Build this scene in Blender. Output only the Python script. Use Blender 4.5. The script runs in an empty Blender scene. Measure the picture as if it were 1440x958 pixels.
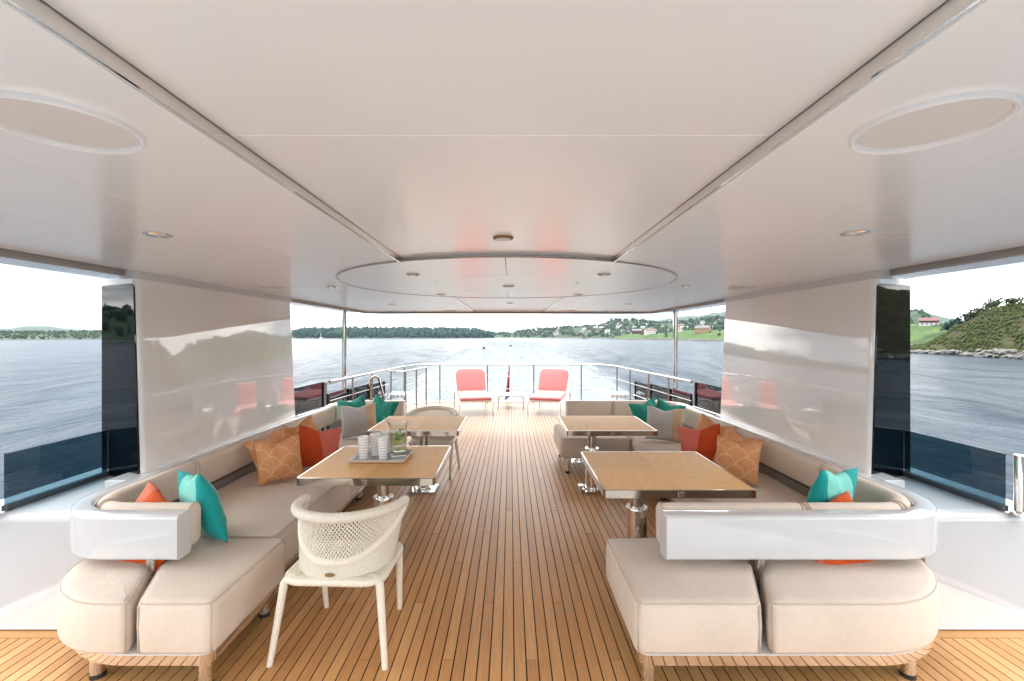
import bpy, bmesh, math, random
import numpy as np
from mathutils import Vector, Matrix, noise as mnoise
R = math.radians
PI = math.pi
random.seed(7)
rng = np.random.default_rng(7)
sc = bpy.context.scene
C = sc.collection

# ------------------------------------------------------------------ camera
EYE = 1.65
cam_d = bpy.data.cameras.new("camera")
cam = bpy.data.objects.new("camera", cam_d)
C.objects.link(cam)
cam.location = (0, 0, EYE)
cam.rotation_euler = (R(90), 0, 0)
cam_d.sensor_width = 36
cam_d.lens = 16.0
cam_d.shift_x = 0.0014
cam_d.shift_y = -0.0042
cam_d.clip_start = 0.05
cam_d.clip_end = 40000
sc.camera = cam

# ------------------------------------------------------------------ view + render settings
sc.view_settings.view_transform = 'Standard'
sc.view_settings.look = 'None'
sc.view_settings.exposure = 3.2
sc.view_settings.gamma = 1.0
sc.render.engine = 'CYCLES'
sc.cycles.use_denoising = True
sc.cycles.max_bounces = 14
sc.cycles.diffuse_bounces = 8
sc.cycles.glossy_bounces = 5
sc.cycles.transmission_bounces = 8
sc.cycles.transparent_max_bounces = 12
sc.cycles.volume_bounces = 0
sc.cycles.caustics_reflective = False
sc.cycles.caustics_refractive = False

# ------------------------------------------------------------------ world: pale overcast with thin cloud
SUN_EL, SUN_AZ = R(62), R(-40)
world = bpy.data.worlds.new("World")
sc.world = world
world.use_nodes = True
wt = world.node_tree
for n in list(wt.nodes):
    wt.nodes.remove(n)
w_out = wt.nodes.new('ShaderNodeOutputWorld')
sky = wt.nodes.new('ShaderNodeTexSky')
sky.sky_type = 'NISHITA'
sky.sun_disc = False
sky.sun_elevation = SUN_EL
sky.sun_rotation = SUN_AZ
sky.air_density = 1.2
sky.dust_density = 2.0
bg1 = wt.nodes.new('ShaderNodeBackground'); bg1.inputs[1].default_value = 0.12
wt.links.new(sky.outputs[0], bg1.inputs[0])
tc = wt.nodes.new('ShaderNodeTexCoord')
mp = wt.nodes.new('ShaderNodeMapping'); mp.inputs['Scale'].default_value = (1.0, 1.0, 6.0); mp.inputs['Location'].default_value = (3.3, 0.2, 1.1)
wt.links.new(tc.outputs['Generated'], mp.inputs[0])
nz = wt.nodes.new('ShaderNodeTexNoise'); nz.inputs['Scale'].default_value = 2.6; nz.inputs['Detail'].default_value = 6; nz.inputs['Roughness'].default_value = 0.55
wt.links.new(mp.outputs[0], nz.inputs['Vector'])
cr = wt.nodes.new('ShaderNodeValToRGB')
cr.color_ramp.elements[0].position = 0.43; cr.color_ramp.elements[0].color = (0.175, 0.205, 0.24, 1)
cr.color_ramp.elements[1].position = 0.575; cr.color_ramp.elements[1].color = (1.0, 0.955, 0.895, 1)
wt.links.new(nz.outputs[0], cr.inputs[0])
bg2 = wt.nodes.new('ShaderNodeBackground'); bg2.inputs[1].default_value = 0.48
wt.links.new(cr.outputs[0], bg2.inputs[0])
# standard overcast luminance: three times as bright overhead as at the horizon, L = Lh (1 + 2 sin el)
sx_ = wt.nodes.new('ShaderNodeSeparateXYZ'); wt.links.new(tc.outputs['Generated'], sx_.inputs[0])
mz = wt.nodes.new('ShaderNodeMath'); mz.operation = 'MAXIMUM'; mz.inputs[1].default_value = 0.0
wt.links.new(sx_.outputs[2], mz.inputs[0])
OVERCAST = 0.48
mm = wt.nodes.new('ShaderNodeMath'); mm.operation = 'MULTIPLY_ADD'; mm.inputs[1].default_value = 2*OVERCAST; mm.inputs[2].default_value = OVERCAST
wt.links.new(mz.outputs[0], mm.inputs[0]); wt.links.new(mm.outputs[0], bg2.inputs[1])
mx = wt.nodes.new('ShaderNodeMixShader'); mx.inputs[0].default_value = 0.97
wt.links.new(bg1.outputs[0], mx.inputs[1]); wt.links.new(bg2.outputs[0], mx.inputs[2])
wt.links.new(mx.outputs[0], w_out.inputs[0])

sun_d = bpy.data.lights.new("sun", 'SUN')
sun_d.energy = 0.5
sun_d.angle = R(25)
sun_d.color = (1.0, 0.95, 0.88)
sun = bpy.data.objects.new("sun", sun_d)
C.objects.link(sun)
sd = Vector((math.sin(SUN_AZ) * math.cos(SUN_EL), math.cos(SUN_AZ) * math.cos(SUN_EL), math.sin(SUN_EL)))
sun.rotation_euler = sd.to_track_quat('Z', 'Y').to_euler()

# ------------------------------------------------------------------ material helpers
class NT:
    def __init__(s, name):
        s.m = bpy.data.materials.new(name)
        s.m.use_nodes = True
        s.t = s.m.node_tree
        s.b = s.t.nodes['Principled BSDF']
        s.out = s.t.nodes['Material Output']
    def n(s, typ, **kw):
        nd = s.t.nodes.new(typ)
        for k, v in kw.items():
            if k.startswith('i_'):
                key = k[2:]
                key = int(key) if key.isdigit() else key.replace('_', ' ')
                s.put(nd.inputs[key], v)
            else:
                setattr(nd, k, v)
        return nd
    def put(s, inp, v):
        if isinstance(v, bpy.types.NodeSocket):
            s.t.links.new(v, inp)
        else:
            if isinstance(v, tuple) and len(v) == 3 and inp.type == 'RGBA':
                v = v + (1,)
            inp.default_value = v
    def coord(s, kind='Object', scale=(1, 1, 1), rot=(0, 0, 0)):
        a = s.n('ShaderNodeTexCoord')
        m = s.n('ShaderNodeMapping')
        m.inputs['Scale'].default_value = scale
        m.inputs['Rotation'].default_value = rot
        s.t.links.new(a.outputs[kind], m.inputs[0])
        return m.outputs[0]
    def noise(s, vec, scale, detail=4, rough=0.5, dist=0.0):
        nd = s.n('ShaderNodeTexNoise', i_Scale=scale, i_Detail=detail, i_Roughness=rough, i_Distortion=dist)
        if vec is not None:
            s.t.links.new(vec, nd.inputs['Vector'])
        return nd.outputs[0]
    def ramp(s, fac, *stops, interp='LINEAR'):
        nd = s.n('ShaderNodeValToRGB')
        nd.color_ramp.interpolation = interp
        e = nd.color_ramp.elements
        while len(e) < len(stops):
            e.new(0.5)
        for el, (p, c) in zip(e, stops):
            el.position = p
            el.color = (c, c, c, 1) if not isinstance(c, tuple) else c + (1,)
        s.t.links.new(fac, nd.inputs[0])
        return nd.outputs[0]
    def math(s, op, a, b=0.0, c=0.0):
        nd = s.n('ShaderNodeMath', operation=op)
        for i, v in enumerate((a, b, c)):
            s.put(nd.inputs[i], v)
        return nd.outputs[0]
    def mix(s, fac, a, b, blend='MIX'):
        nd = s.n('ShaderNodeMix', data_type='RGBA', blend_type=blend)
        s.put(nd.inputs[0], fac); s.put(nd.inputs[6], a); s.put(nd.inputs[7], b)
        return nd.outputs[2]
    def bump(s, h, strength=0.3, dist=0.01, normal=None):
        nd = s.n('ShaderNodeBump', i_Strength=strength, i_Distance=dist)
        s.t.links.new(h, nd.inputs['Height'])
        if normal is not None:
            s.t.links.new(normal, nd.inputs['Normal'])
        return nd.outputs[0]
    def set(s, **kw):
        names = dict(col='Base Color', rough='Roughness', metal='Metallic', nrm='Normal', ior='IOR', trans='Transmission Weight',
                     spec='Specular IOR Level', coat='Coat Weight', coatr='Coat Roughness', alpha='Alpha', sheen='Sheen Weight')
        for k, v in kw.items():
            s.put(s.b.inputs[names[k]], v)
        return s
    def sep(s, vec):
        nd = s.n('ShaderNodeSeparateXYZ')
        s.t.links.new(vec, nd.inputs[0])
        return nd.outputs

M = {}
def simple(name, col, rough=0.5, metal=0.0, var=0.0, vscale=6.0, **kw):
    t = NT(name)
    t.set(rough=rough, metal=metal, **kw)
    if var > 0:
        v = t.coord('Object')
        f = t.noise(v, vscale, 5, 0.6)
        lo = tuple(c * (1 - var) for c in col); hi = tuple(min(1, c * (1 + var)) for c in col)
        t.set(col=t.ramp(f, (0.3, lo), (0.7, hi)))
    else:
        t.set(col=col)
    M[name] = t.m
    return t.m

simple('white_gloss', (0.64, 0.65, 0.665), 0.12, var=0.015, vscale=2, coat=0.6, coatr=0.04)
simple('bulwark_white', (0.50, 0.51, 0.53), 0.15, var=0.015, vscale=2, coat=0.5, coatr=0.05)
simple('white_satin', (0.885, 0.872, 0.868), 0.30, var=0.012, vscale=1.2, coat=0.5, coatr=0.16)
simple('white_wall', (0.895, 0.892, 0.895), 0.22, var=0.012, vscale=1.5, coat=1.0, coatr=0.03)
M['white_wall'].node_tree.nodes['Principled BSDF'].inputs['Coat IOR'].default_value = 1.75
simple('bounce_pale', (0.62, 0.60, 0.58), 0.5, var=0.05, vscale=8)
simple('grey_trim', (0.36, 0.35, 0.34), 0.35)
simple('speaker_mesh', (0.70, 0.67, 0.65), 0.8, var=0.06, vscale=250)
simple('chrome', (0.80, 0.79, 0.77), 0.06, 1.0)
simple('table_steel', (0.47, 0.43, 0.38), 0.10, 1.0)
simple('rail_steel', (0.40, 0.385, 0.37), 0.22, 1.0)
simple('brushed_steel', (0.52, 0.50, 0.48), 0.25, 1.0, var=0.1, vscale=40)
simple('dark_gap', (0.02, 0.018, 0.016), 0.8)
simple('black_rubber', (0.02, 0.02, 0.02), 0.6)
simple('dark_glass', (0.002, 0.004, 0.007), 0.02, spec=0.45)
simple('bronze', (0.35, 0.24, 0.12), 0.35, 1.0)
simple('frame_taupe', (0.62, 0.57, 0.50), 0.4)
simple('lamp_white', (0.85, 0.85, 0.83), 0.3)
simple('caulk', (0.018, 0.013, 0.012), 0.7)
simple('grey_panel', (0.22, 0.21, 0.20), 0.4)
simple('tray_leather', (0.30, 0.32, 0.34), 0.45, var=0.1, vscale=90)
simple('boat_dark', (0.05, 0.07, 0.09), 0.4)
simple('boat_white', (0.75, 0.76, 0.78), 0.4)
simple('foam_spray', (0.9, 0.9, 0.9), 0.9)
simple('mint', (0.10, 0.36, 0.03), 0.5, var=0.4, vscale=60)
simple('lemon', (0.75, 0.80, 0.16), 0.5, var=0.2, vscale=60)

# teak planks (one tone each)
t = NT('teak_plank')
oi = t.n('ShaderNodeObjectInfo')
v = t.coord('Object', (30, 1.2, 30))
g = t.noise(v, 3.0, 6, 0.62, 0.4)
v2 = t.coord('Object', (160, 4, 160))
g2 = t.noise(v2, 2.0, 3, 0.6)
base = t.ramp(oi.outputs['Random'], (0.0, (0.53, 0.262, 0.096)), (0.45, (0.60, 0.31, 0.118)), (1.0, (0.68, 0.375, 0.155)))
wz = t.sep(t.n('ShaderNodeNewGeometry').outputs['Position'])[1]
stern_dim = t.ramp(t.math('MULTIPLY', t.math('ADD', wz, t.math('MULTIPLY', g, 1.5)), 0.1), (0.50, 0.0), (0.98, 0.88))
base = t.mix(stern_dim, base, (0.150, 0.116, 0.092))      # greyed and darkened toward the stern in colour, to offset the open skylight
tint = t.ramp(g, (0.25, 0.80), (0.75, 1.14))
c1 = t.mix(1.0, base, tint, 'MULTIPLY')
c1 = t.mix(t.ramp(g2, (0.55, 0.0), (0.75, 0.35)), c1, (0.19, 0.095, 0.042))
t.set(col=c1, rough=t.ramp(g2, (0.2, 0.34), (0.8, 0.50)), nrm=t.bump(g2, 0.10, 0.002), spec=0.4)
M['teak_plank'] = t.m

# lighter varnished oak-teak of the table tops (grain runs along local y)
t = NT('table_wood')
v = t.coord('Object', (26, 1.6, 26))
g = t.noise(v, 3.2, 6, 0.6, 0.8)
v2 = t.coord('Object', (140, 6, 140))
g2 = t.noise(v2, 2.0, 3, 0.6)
c1 = t.ramp(g, (0.25, (0.68, 0.385, 0.14)), (0.55, (0.79, 0.475, 0.19)), (0.8, (0.84, 0.55, 0.245)))
c1 = t.mix(t.ramp(g2, (0.5, 0.0), (0.8, 0.3)), c1, (0.60, 0.32, 0.11))
c1 = t.mix(1.0, c1, t.ramp(t.n('ShaderNodeObjectInfo').outputs['Random'], (0.0, 0.90), (1.0, 1.06)), 'MULTIPLY')
t.set(col=c1, rough=0.48, spec=0.3, nrm=t.bump(g2, 0.05, 0.001))
M['table_wood'] = t.m

# linen upholstery
def linen(name, col, dk):
    t = NT(name)
    a = t.noise(t.coord('Object', (1, 1, 7)), 70, 3, 0.65)
    b = t.noise(t.coord('Object', (6, 6, 1)), 110, 3, 0.65)
    big = t.noise(t.coord('Object'), 3.0, 4, 0.55)
    f = t.math('ADD', t.math('MULTIPLY', a, 0.5), t.math('MULTIPLY', b, 0.5))
    c1 = t.ramp(f, (0.30, dk), (0.66, col))
    c1 = t.mix(1.0, c1, t.ramp(big, (0.3, 0.94), (0.7, 1.03)), 'MULTIPLY')
    wob = t.noise(t.coord('Object'), 7.0, 3, 0.5)
    n1 = t.bump(wob, 0.28, 0.02)
    t.set(col=c1, rough=0.92, sheen=0.15, nrm=t.bump(f, 0.5, 0.002, n1), spec=0.2)
    M[name] = t.m
linen('linen', (0.74, 0.645, 0.56), (0.61, 0.52, 0.44))
linen('piping_linen', (0.58, 0.49, 0.41), (0.52, 0.43, 0.36))

# coral outdoor fabric
t = NT('coral_fabric')
f = t.noise(t.coord('Object'), 160, 3, 0.6)
t.set(col=t.ramp(f, (0.3, (0.40, 0.100, 0.100)), (0.7, (0.47, 0.130, 0.130))), rough=0.85, sheen=0.2, nrm=t.bump(f, 0.15, 0.002))
M['coral_fabric'] = t.m

def pillow_mat(name, kind, ca, cb, cc=None):
    t = NT(name)
    co = t.coord('Object')
    s = t.sep(co)
    weave = t.noise(co, 260, 3, 0.6)
    if kind == 'scallop':
        S = 0.15
        x = t.math('DIVIDE', s[0], S); y = t.math('DIVIDE', t.math('ADD', s[1], 2.0), S)
        y2 = t.math('MULTIPLY', y, 2.0)
        row = t.math('FLOOR', y2)
        par = t.math('MODULO', row, 2.0)
        fx = t.math('SUBTRACT', t.math('FRACT', t.math('ADD', t.math('ADD', x, 40.0), t.math('MULTIPLY', par, 0.5))), 0.5)
        fy = t.math('MULTIPLY', t.math('FRACT', y2), 0.5)
        d = t.math('SQRT', t.math('ADD', t.math('MULTIPLY', fx, fx), t.math('MULTIPLY', fy, fy)))
        line = t.math('LESS_THAN', t.math('ABSOLUTE', t.math('SUBTRACT', d, 0.465)), 0.024)
        col = t.mix(line, ca, cb)
    elif kind == 'bands':   # wavy broad bands
        w = t.math('ADD', s[0], t.math('MULTIPLY', t.math('SINE', t.math('MULTIPLY', s[1], 9.0)), 0.035))
        f1 = t.math('GREATER_THAN', w, -0.14 if 'aqua' in name else 0.02)
        col = t.mix(f1, ca, cb)
        if cc:
            f2 = t.math('GREATER_THAN', w, 0.11 if 'aqua' in name else 0.15)
            col = t.mix(f2, col, cc)
    else:                   # straight vertical block
        f1 = t.math('GREATER_THAN', s[0], 0.085)
        col = t.mix(f1, ca, cb)
    col = t.mix(1.0, col, t.ramp(weave, (0.3, 0.88), (0.7, 1.08)), 'MULTIPLY')
    wr = t.noise(co, 9.0, 3, 0.5, 0.6)
    n1 = t.bump(wr, 0.6, 0.025)
    t.set(col=col, rough=0.85, sheen=0.15, nrm=t.bump(weave, 0.2, 0.001, n1), spec=0.25)
    M[name] = t.m
pillow_mat('pillow_scallop', 'scallop', (0.72, 0.34, 0.15), (0.80, 0.52, 0.32))
pillow_mat('pillow_coral', 'bands', (0.56, 0.075, 0.015), (0.66, 0.16, 0.12))
pillow_mat('pillow_orange', 'bands', (0.60, 0.085, 0.01), (0.62, 0.10, 0.02), (0.66, 0.20, 0.13))
pillow_mat('pillow_aqua', 'bands', (0.01, 0.34, 0.33), (0.22, 0.66, 0.58), (0.01, 0.33, 0.32))
pillow_mat('pillow_green', 'bands', (0.02, 0.29, 0.23), (0.035, 0.33, 0.265), (0.005, 0.20, 0.175))
pillow_mat('pillow_grey', 'block', (0.56, 0.575, 0.58), (0.66, 0.50, 0.34))

# woven resin of the chairs
t = NT('resin_weave')
co = t.coord('Object')
f = t.noise(co, 120, 3, 0.6)
t.set(col=t.ramp(f, (0.3, (0.70, 0.65, 0.54)), (0.65, (0.82, 0.78, 0.68))), rough=0.5, nrm=t.bump(f, 0.3, 0.002))
M['resin_weave'] = t.m
t = NT('resin_closed')
co = t.coord('Object')
ch = t.n('ShaderNodeTexChecker', i_Scale=130.0); t.t.links.new(co, ch.inputs[0])
f = t.noise(co, 90, 3, 0.6)
t.set(col=t.mix(t.math('MULTIPLY', ch.outputs[1], 0.35), t.ramp(f, (0.3, (0.68, 0.63, 0.52)), (0.65, (0.80, 0.76, 0.66))), (0.55, 0.50, 0.40)),
      rough=0.5, nrm=t.bump(ch.outputs[1], 0.5, 0.003))
M['resin_closed'] = t.m

# glass
t = NT('clear_glass')
def thin_glass(t, tint, refl, body=None, amount=0.0):
    tr = t.n('ShaderNodeBsdfTransparent'); t.put(tr.inputs[0], tint)
    gl = t.n('ShaderNodeBsdfGlossy', i_Roughness=0.01)
    lw = t.n('ShaderNodeLayerWeight', i_Blend=0.5)
    fr = t.n('ShaderNodeMath', operation='MULTIPLY_ADD', i_0=t.math('POWER', lw.outputs['Facing'], 3.0), i_1=refl, i_2=0.04)
    base = tr.outputs[0]
    if body:
        df = t.n('ShaderNodeBsdfTranslucent', i_Color=body)
        mb_ = t.n('ShaderNodeMixShader'); mb_.inputs[0].default_value = amount
        t.t.links.new(base, mb_.inputs[1]); t.t.links.new(df.outputs[0], mb_.inputs[2]); base = mb_.outputs[0]
    ms = t.n('ShaderNodeMixShader')
    t.t.links.new(fr.outputs[0], ms.inputs[0]); t.t.links.new(base, ms.inputs[1]); t.t.links.new(gl.outputs[0], ms.inputs[2])
    t.t.links.new(ms.outputs[0], t.out.inputs[0])
thin_glass(t, (0.95, 0.97, 0.97), 1.0)
M['clear_glass'] = t.m
t = NT('drink')
thin_glass(t, (0.93, 0.96, 0.88), 0.2, (0.90, 0.92, 0.80), 0.10)
M['drink'] = t.m
def tint_glass(name, col, refl):
    t = NT(name)
    tr = t.n('ShaderNodeBsdfTransparent'); t.put(tr.inputs[0], col)
    gl = t.n('ShaderNodeBsdfGlossy', i_Roughness=0.01)
    fr = t.n('ShaderNodeMath', operation='MULTIPLY_ADD', i_0=t.math('POWER', t.n('ShaderNodeLayerWeight', i_Blend=0.5).outputs['Facing'], 4.0), i_1=refl, i_2=0.035)
    ms = t.n('ShaderNodeMixShader')
    t.t.links.new(fr.outputs[0], ms.inputs[0]); t.t.links.new(tr.outputs[0], ms.inputs[1]); t.t.links.new(gl.outputs[0], ms.inputs[2])
    t.t.links.new(ms.outputs[0], t.out.inputs[0])
    M[name] = t.m
tint_glass('tinted_glass', (0.27, 0.37, 0.42), 0.55)
tint_glass('smoked_glass', (0.17, 0.21, 0.24), 0.9)

# patterned tumbler
t = NT('tumbler_print')
s = t.sep(t.coord('Object'))
ang = t.math('ARCTAN2', s[1], s[0])
a2 = t.math('FRACT', t.math('ADD', t.math('MULTIPLY', ang, 2.3), t.math('MULTIPLY', t.math('SINE', t.math('MULTIPLY', s[2], 400.0)), 0.2)))
z2 = t.math('FRACT', t.math('MULTIPLY', s[2], 48.0))
dash = t.math('MULTIPLY', t.math('LESS_THAN', a2, 0.62), t.math('LESS_THAN', z2, 0.30))
t.set(col=t.mix(t.math('MULTIPLY', dash, 0.55), (0.93, 0.93, 0.93), (0.25, 0.25, 0.30)), rough=0.25)
M['tumbler_print'] = t.m

# flag cloth: red field with a blue white-edged cross
t = NT('flag_cloth')
s = t.sep(t.coord('Object'))
inb = t.math('LESS_THAN', t.math('ABSOLUTE', t.math('ADD', s[2], -0.06)), 0.10)
inw = t.math('LESS_THAN', t.math('ABSOLUTE', t.math('ADD', s[2], -0.06)), 0.16)
c1 = t.mix(inw, (0.42, 0.045, 0.08), (0.45, 0.45, 0.48))
c1 = t.mix(inb, c1, (0.10, 0.11, 0.28))
t.set(col=c1, rough=0.8)
M['flag_cloth'] = t.m

# ------------------------------------------------------------------ geometry helpers
def link(name, me, mat=None, parent=None, smooth=None, loc=None):
    o = bpy.data.objects.new(name, me)
    C.objects.link(o)
    if mat is not None and len(me.materials) == 0:
        me.materials.append(M[mat] if isinstance(mat, str) else mat)
    if parent is not None:
        o.parent = parent
    if loc is not None:
        o.location = loc
    if smooth is not None:
        me.shade_smooth()
        if smooth < 180:
            me.set_sharp_from_angle(angle=R(smooth))
    return o

def mesh(name, v, f):
    me = bpy.data.meshes.new(name)
    me.from_pydata([tuple(p) for p in v], [], [tuple(q) for q in f])
    me.validate(); me.update()
    return me

class MB:
    """collects shapes into one mesh"""
    def __init__(s):
        s.v = []; s.f = []
    def add(s, v, f):
        k = len(s.v)
        s.v += [tuple(p) for p in v]
        s.f += [tuple(i + k for i in q) for q in f]
        return s
    def box(s, x0, x1, y0, y1, z0, z1, bev=0.0, seg=2):
        if bev <= 0:
            v = [(x0,y0,z0),(x1,y0,z0),(x1,y1,z0),(x0,y1,z0),(x0,y0,z1),(x1,y0,z1),(x1,y1,z1),(x0,y1,z1)]
            f = [(0,3,2,1),(4,5,6,7),(0,1,5,4),(1,2,6,5),(2,3,7,6),(3,0,4,7)]
            return s.add(v, f)
        bm = bmesh.new()
        bmesh.ops.create_cube(bm, size=1)
        for q in bm.verts:
            q.co = Vector(((x0+x1)/2 + q.co.x*(x1-x0), (y0+y1)/2 + q.co.y*(y1-y0), (z0+z1)/2 + q.co.z*(z1-z0)))
        bmesh.ops.bevel(bm, geom=bm.edges[:], offset=bev, segments=seg, profile=0.5, affect='EDGES')
        bm.verts.index_update()
        v = [tuple(q.co) for q in bm.verts]; f = [tuple(q.index for q in p.verts) for p in bm.faces]
        bm.free()
        return s.add(v, f)
    def tube(s, pts, r, seg=10, cap=True, closed=False, wrap=0.0):
        pts = [Vector(p) for p in pts]
        n = len(pts)
        rr = r if isinstance(r, (list, tuple)) else [r]*n
        v = []; f = []
        prevu = None
        for i, p in enumerate(pts):
            if closed:
                d = (pts[(i+1) % n] - pts[i-1]).normalized()
            else:
                d = (pts[min(i+1, n-1)] - pts[max(i-1, 0)]).normalized()
            if prevu is None:
                ref = Vector((0,0,1)) if abs(d.z) < 0.9 else Vector((1,0,0))
                u = (ref - d*ref.dot(d)).normalized()
            else:
                u = (prevu - d*prevu.dot(d)).normalized()
            prevu = u
            w = d.cross(u)
            rad = rr[i]*(1 + (wrap if i % 2 else -wrap))
            for k in range(seg):
                a = 2*PI*k/seg
                v.append(p + (u*math.cos(a) + w*math.sin(a))*rad)
        m = n if closed else n-1
        for i in range(m):
            j = (i+1) % n
            for k in range(seg):
                k2 = (k+1) % seg
                f.append((i*seg+k, i*seg+k2, j*seg+k2, j*seg+k))
        if cap and not closed:
            f.append(tuple(range(seg-1, -1, -1)))
            f.append(tuple((n-1)*seg+k for k in range(seg)))
        return s.add(v, f)
    def lathe(s, prof, seg=32, cx=0, cy=0):
        v = []; f = []
        n = len(prof)
        for (r, z) in prof:
            for k in range(seg):
                a = 2*PI*k/seg
                v.append((cx + r*math.cos(a), cy + r*math.sin(a), z))
        for i in range(n-1):
            for k in range(seg):
                k2 = (k+1) % seg
                f.append((i*seg+k, i*seg+k2, (i+1)*seg+k2, (i+1)*seg+k))
        if prof[0][0] > 1e-5: f.append(tuple(range(seg-1, -1, -1)))
        if prof[-1][0] > 1e-5: f.append(tuple((n-1)*seg+k for k in range(seg)))
        return s.add(v, f)
    def prism(s, out, z0, z1):
        n = len(out)
        v = [(x, y, z0) for x, y in out] + [(x, y, z1) for x, y in out]
        f = [tuple(range(n-1, -1, -1)), tuple(range(n, 2*n))]
        f += [(i, (i+1) % n, n+(i+1) % n, n+i) for i in range(n)]
        return s.add(v, f)
    def xf(s, mat):
        s.v = [tuple(mat @ Vector(p)) for p in s.v]
        return s
    def build(s, name, mat, parent=None, smooth=None, loc=None):
        return link(name, mesh(name, s.v, s.f), mat, parent, smooth, loc)

def area(o):
    return 0.5*sum(o[i-1][0]*o[i][1] - o[i][0]*o[i-1][1] for i in range(len(o)))

def inset(out, d):
    """offset a CCW outline inwards by d"""
    n = len(out); res = []
    for i in range(n):
        a, b, c = Vector(out[i-1]), Vector(out[i]), Vector(out[(i+1) % n])
        e1 = (b-a).normalized(); e2 = (c-b).normalized()
        n1 = Vector((-e1.y, e1.x)); n2 = Vector((-e2.y, e2.x))
        m = n1+n2
        L = m.length
        m = m/L if L > 1e-6 else n1
        k = max(0.35, m.dot(n1))
        res.append(tuple(b + m*(d/k)))
    return res

def round_poly(pts, r, seg=5):
    """round the corners of an outline; r may be one radius or one per corner"""
    n = len(pts); out = []
    rr = r if isinstance(r, (list, tuple)) else [r]*n
    for i in range(n):
        a, b, c = Vector(pts[i-1]), Vector(pts[i]), Vector(pts[(i+1) % n])
        q = rr[i]
        d1 = (a-b); d2 = (c-b)
        l1, l2 = d1.length, d2.length
        d1.normalize(); d2.normalize()
        ang = d1.angle(d2)
        if q < 1e-4 or ang > PI-0.05:
            out.append(tuple(b)); continue
        lim = 0.92 if q > 0.3 else 0.499
        t_ = min(q/math.tan(ang/2), l1*lim, l2*lim)
        q2 = t_*math.tan(ang/2)
        p1 = b+d1*t_; p2 = b+d2*t_
        ctr = b + (d1+d2).normalized()*(q2/math.sin(ang/2))
        a1 = math.atan2(p1.y-ctr.y, p1.x-ctr.x); a2 = math.atan2(p2.y-ctr.y, p2.x-ctr.x)
        da = (a2-a1+PI) % (2*PI) - PI
        sg = seg if q < 0.2 else seg*3
        for k in range(sg+1):
            w = a1+da*k/sg
            out.append((ctr.x+q2*math.cos(w), ctr.y+q2*math.sin(w)))
    return out

def cushion(out, z0, z1, r=0.045, crown=0.004, bulge=0.004):
    """upholstered block over outline: rounded edges, slightly crowned top"""
    if area(out) < 0: out = out[::-1]
    # resample long edges so that shading stays smooth
    dense = []
    n = len(out)
    for i in range(n):
        a = Vector(out[i]); b = Vector(out[(i+1) % n])
        k = max(1, int((b-a).length/0.09))
        for j in range(k): dense.append(tuple(a.lerp(b, j/k)))
    out = dense; n = len(out)
    rings = []
    for ins, z in [(r*0.45, z0), (r*0.12, z0+r*0.15), (0.0, z0+r*0.5), (-bulge, (z0+z1)/2), (0.0, z1-r), (r*0.13, z1-r*0.5), (r*0.34, z1-r*0.22), (r*0.75, z1-r*0.04), (r*1.35, z1+crown*0.25)]:
        rings.append([(x, y, z) for x, y in inset(out, ins)])
    last = rings[-1]
    cx = sum(p[0] for p in last)/n; cy = sum(p[1] for p in last)/n
    for s_, cz in ((0.75, 0.7), (0.4, 0.95)):
        rings.append([(cx+(p[0]-cx)*s_, cy+(p[1]-cy)*s_, z1+crown*cz) for p in last])
    mb = MB()
    # slight unevenness of stuffed foam
    rings = [[(x+0.003*mnoise.noise(Vector((x*5, y*5, z*5+7))), y+0.003*mnoise.noise(Vector((x*5+9, y*5, z*5))), z+(0.005*mnoise.noise(Vector((x*4.2, y*4.2, 3.1))) if z > z1-r else 0)) for x, y, z in ring] for ring in rings]
    v = [p for ring in rings for p in ring]
    f = []
    for i in range(len(rings)-1):
        for k in range(n):
            k2 = (k+1) % n
            f.append((i*n+k, i*n+k2, (i+1)*n+k2, (i+1)*n+k))
    f.append(tuple(range(n-1, -1, -1)))
    top = len(v); v.append((cx, cy, z1+crown))
    k0 = (len(rings)-1)*n
    for k in range(n): f.append((k0+k, k0+(k+1) % n, top))
    mb.add(v, f)
    pipe = [(x, y, z1-r*0.30) for x, y in inset(out, r*0.26)]
    return mb, pipe

def tag(o, label=None, cat=None, group=None, kind=None):
    if label: o['label'] = label
    if cat: o['category'] = cat
    if group: o['group'] = group
    if kind: o['kind'] = kind
    return o

def thing(name, label, cat, loc=(0,0,0), rz=0.0, group=None):
    o = bpy.data.objects.new(name, None)
    o.empty_display_size = 0.1
    C.objects.link(o)
    o.location = loc; o.rotation_euler = (0, 0, rz)
    return tag(o, label, cat, group)

def copy_tree(o, parent=None):
    c = o.copy(); C.objects.link(c)
    if parent is not None: c.parent = parent
    for ch in list(o.children): copy_tree(ch, c)
    return c

def dup(o, label, loc, rz=0.0, group=None):
    c = copy_tree(o)
    c.location = loc; c.rotation_euler = (0, 0, rz)
    c['label'] = label
    if group: c['group'] = group
    return c

def arc_pts(cx, cy, r, a0, a1, n):
    return [(cx+r*math.cos(R(a0+(a1-a0)*i/n)), cy+r*math.sin(R(a0+(a1-a0)*i/n))) for i in range(n+1)]

def resample(path, step):
    out = [Vector(path[0])]
    for a, b in zip(path[:-1], path[1:]):
        a = Vector(a); b = Vector(b)
        k = max(1, int(math.ceil((b-a).length/step)))
        for j in range(1, k+1): out.append(a.lerp(b, j/k))
    return out

def cut_path(path, s0, s1):
    """piece of a polyline between two arc lengths"""
    P = [Vector(p) for p in path]; out = []; s = 0
    for a, b in zip(P[:-1], P[1:]):
        L = (b-a).length
        if L < 1e-9: continue
        if s+L >= s0 and s <= s1:
            t0 = max(0, (s0-s)/L); t1 = min(1, (s1-s)/L)
            if not out: out.append(a.lerp(b, t0))
            q = a.lerp(b, t1)
            if (q-out[-1]).length > 1e-6: out.append(q)
        s += L
    return out

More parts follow.
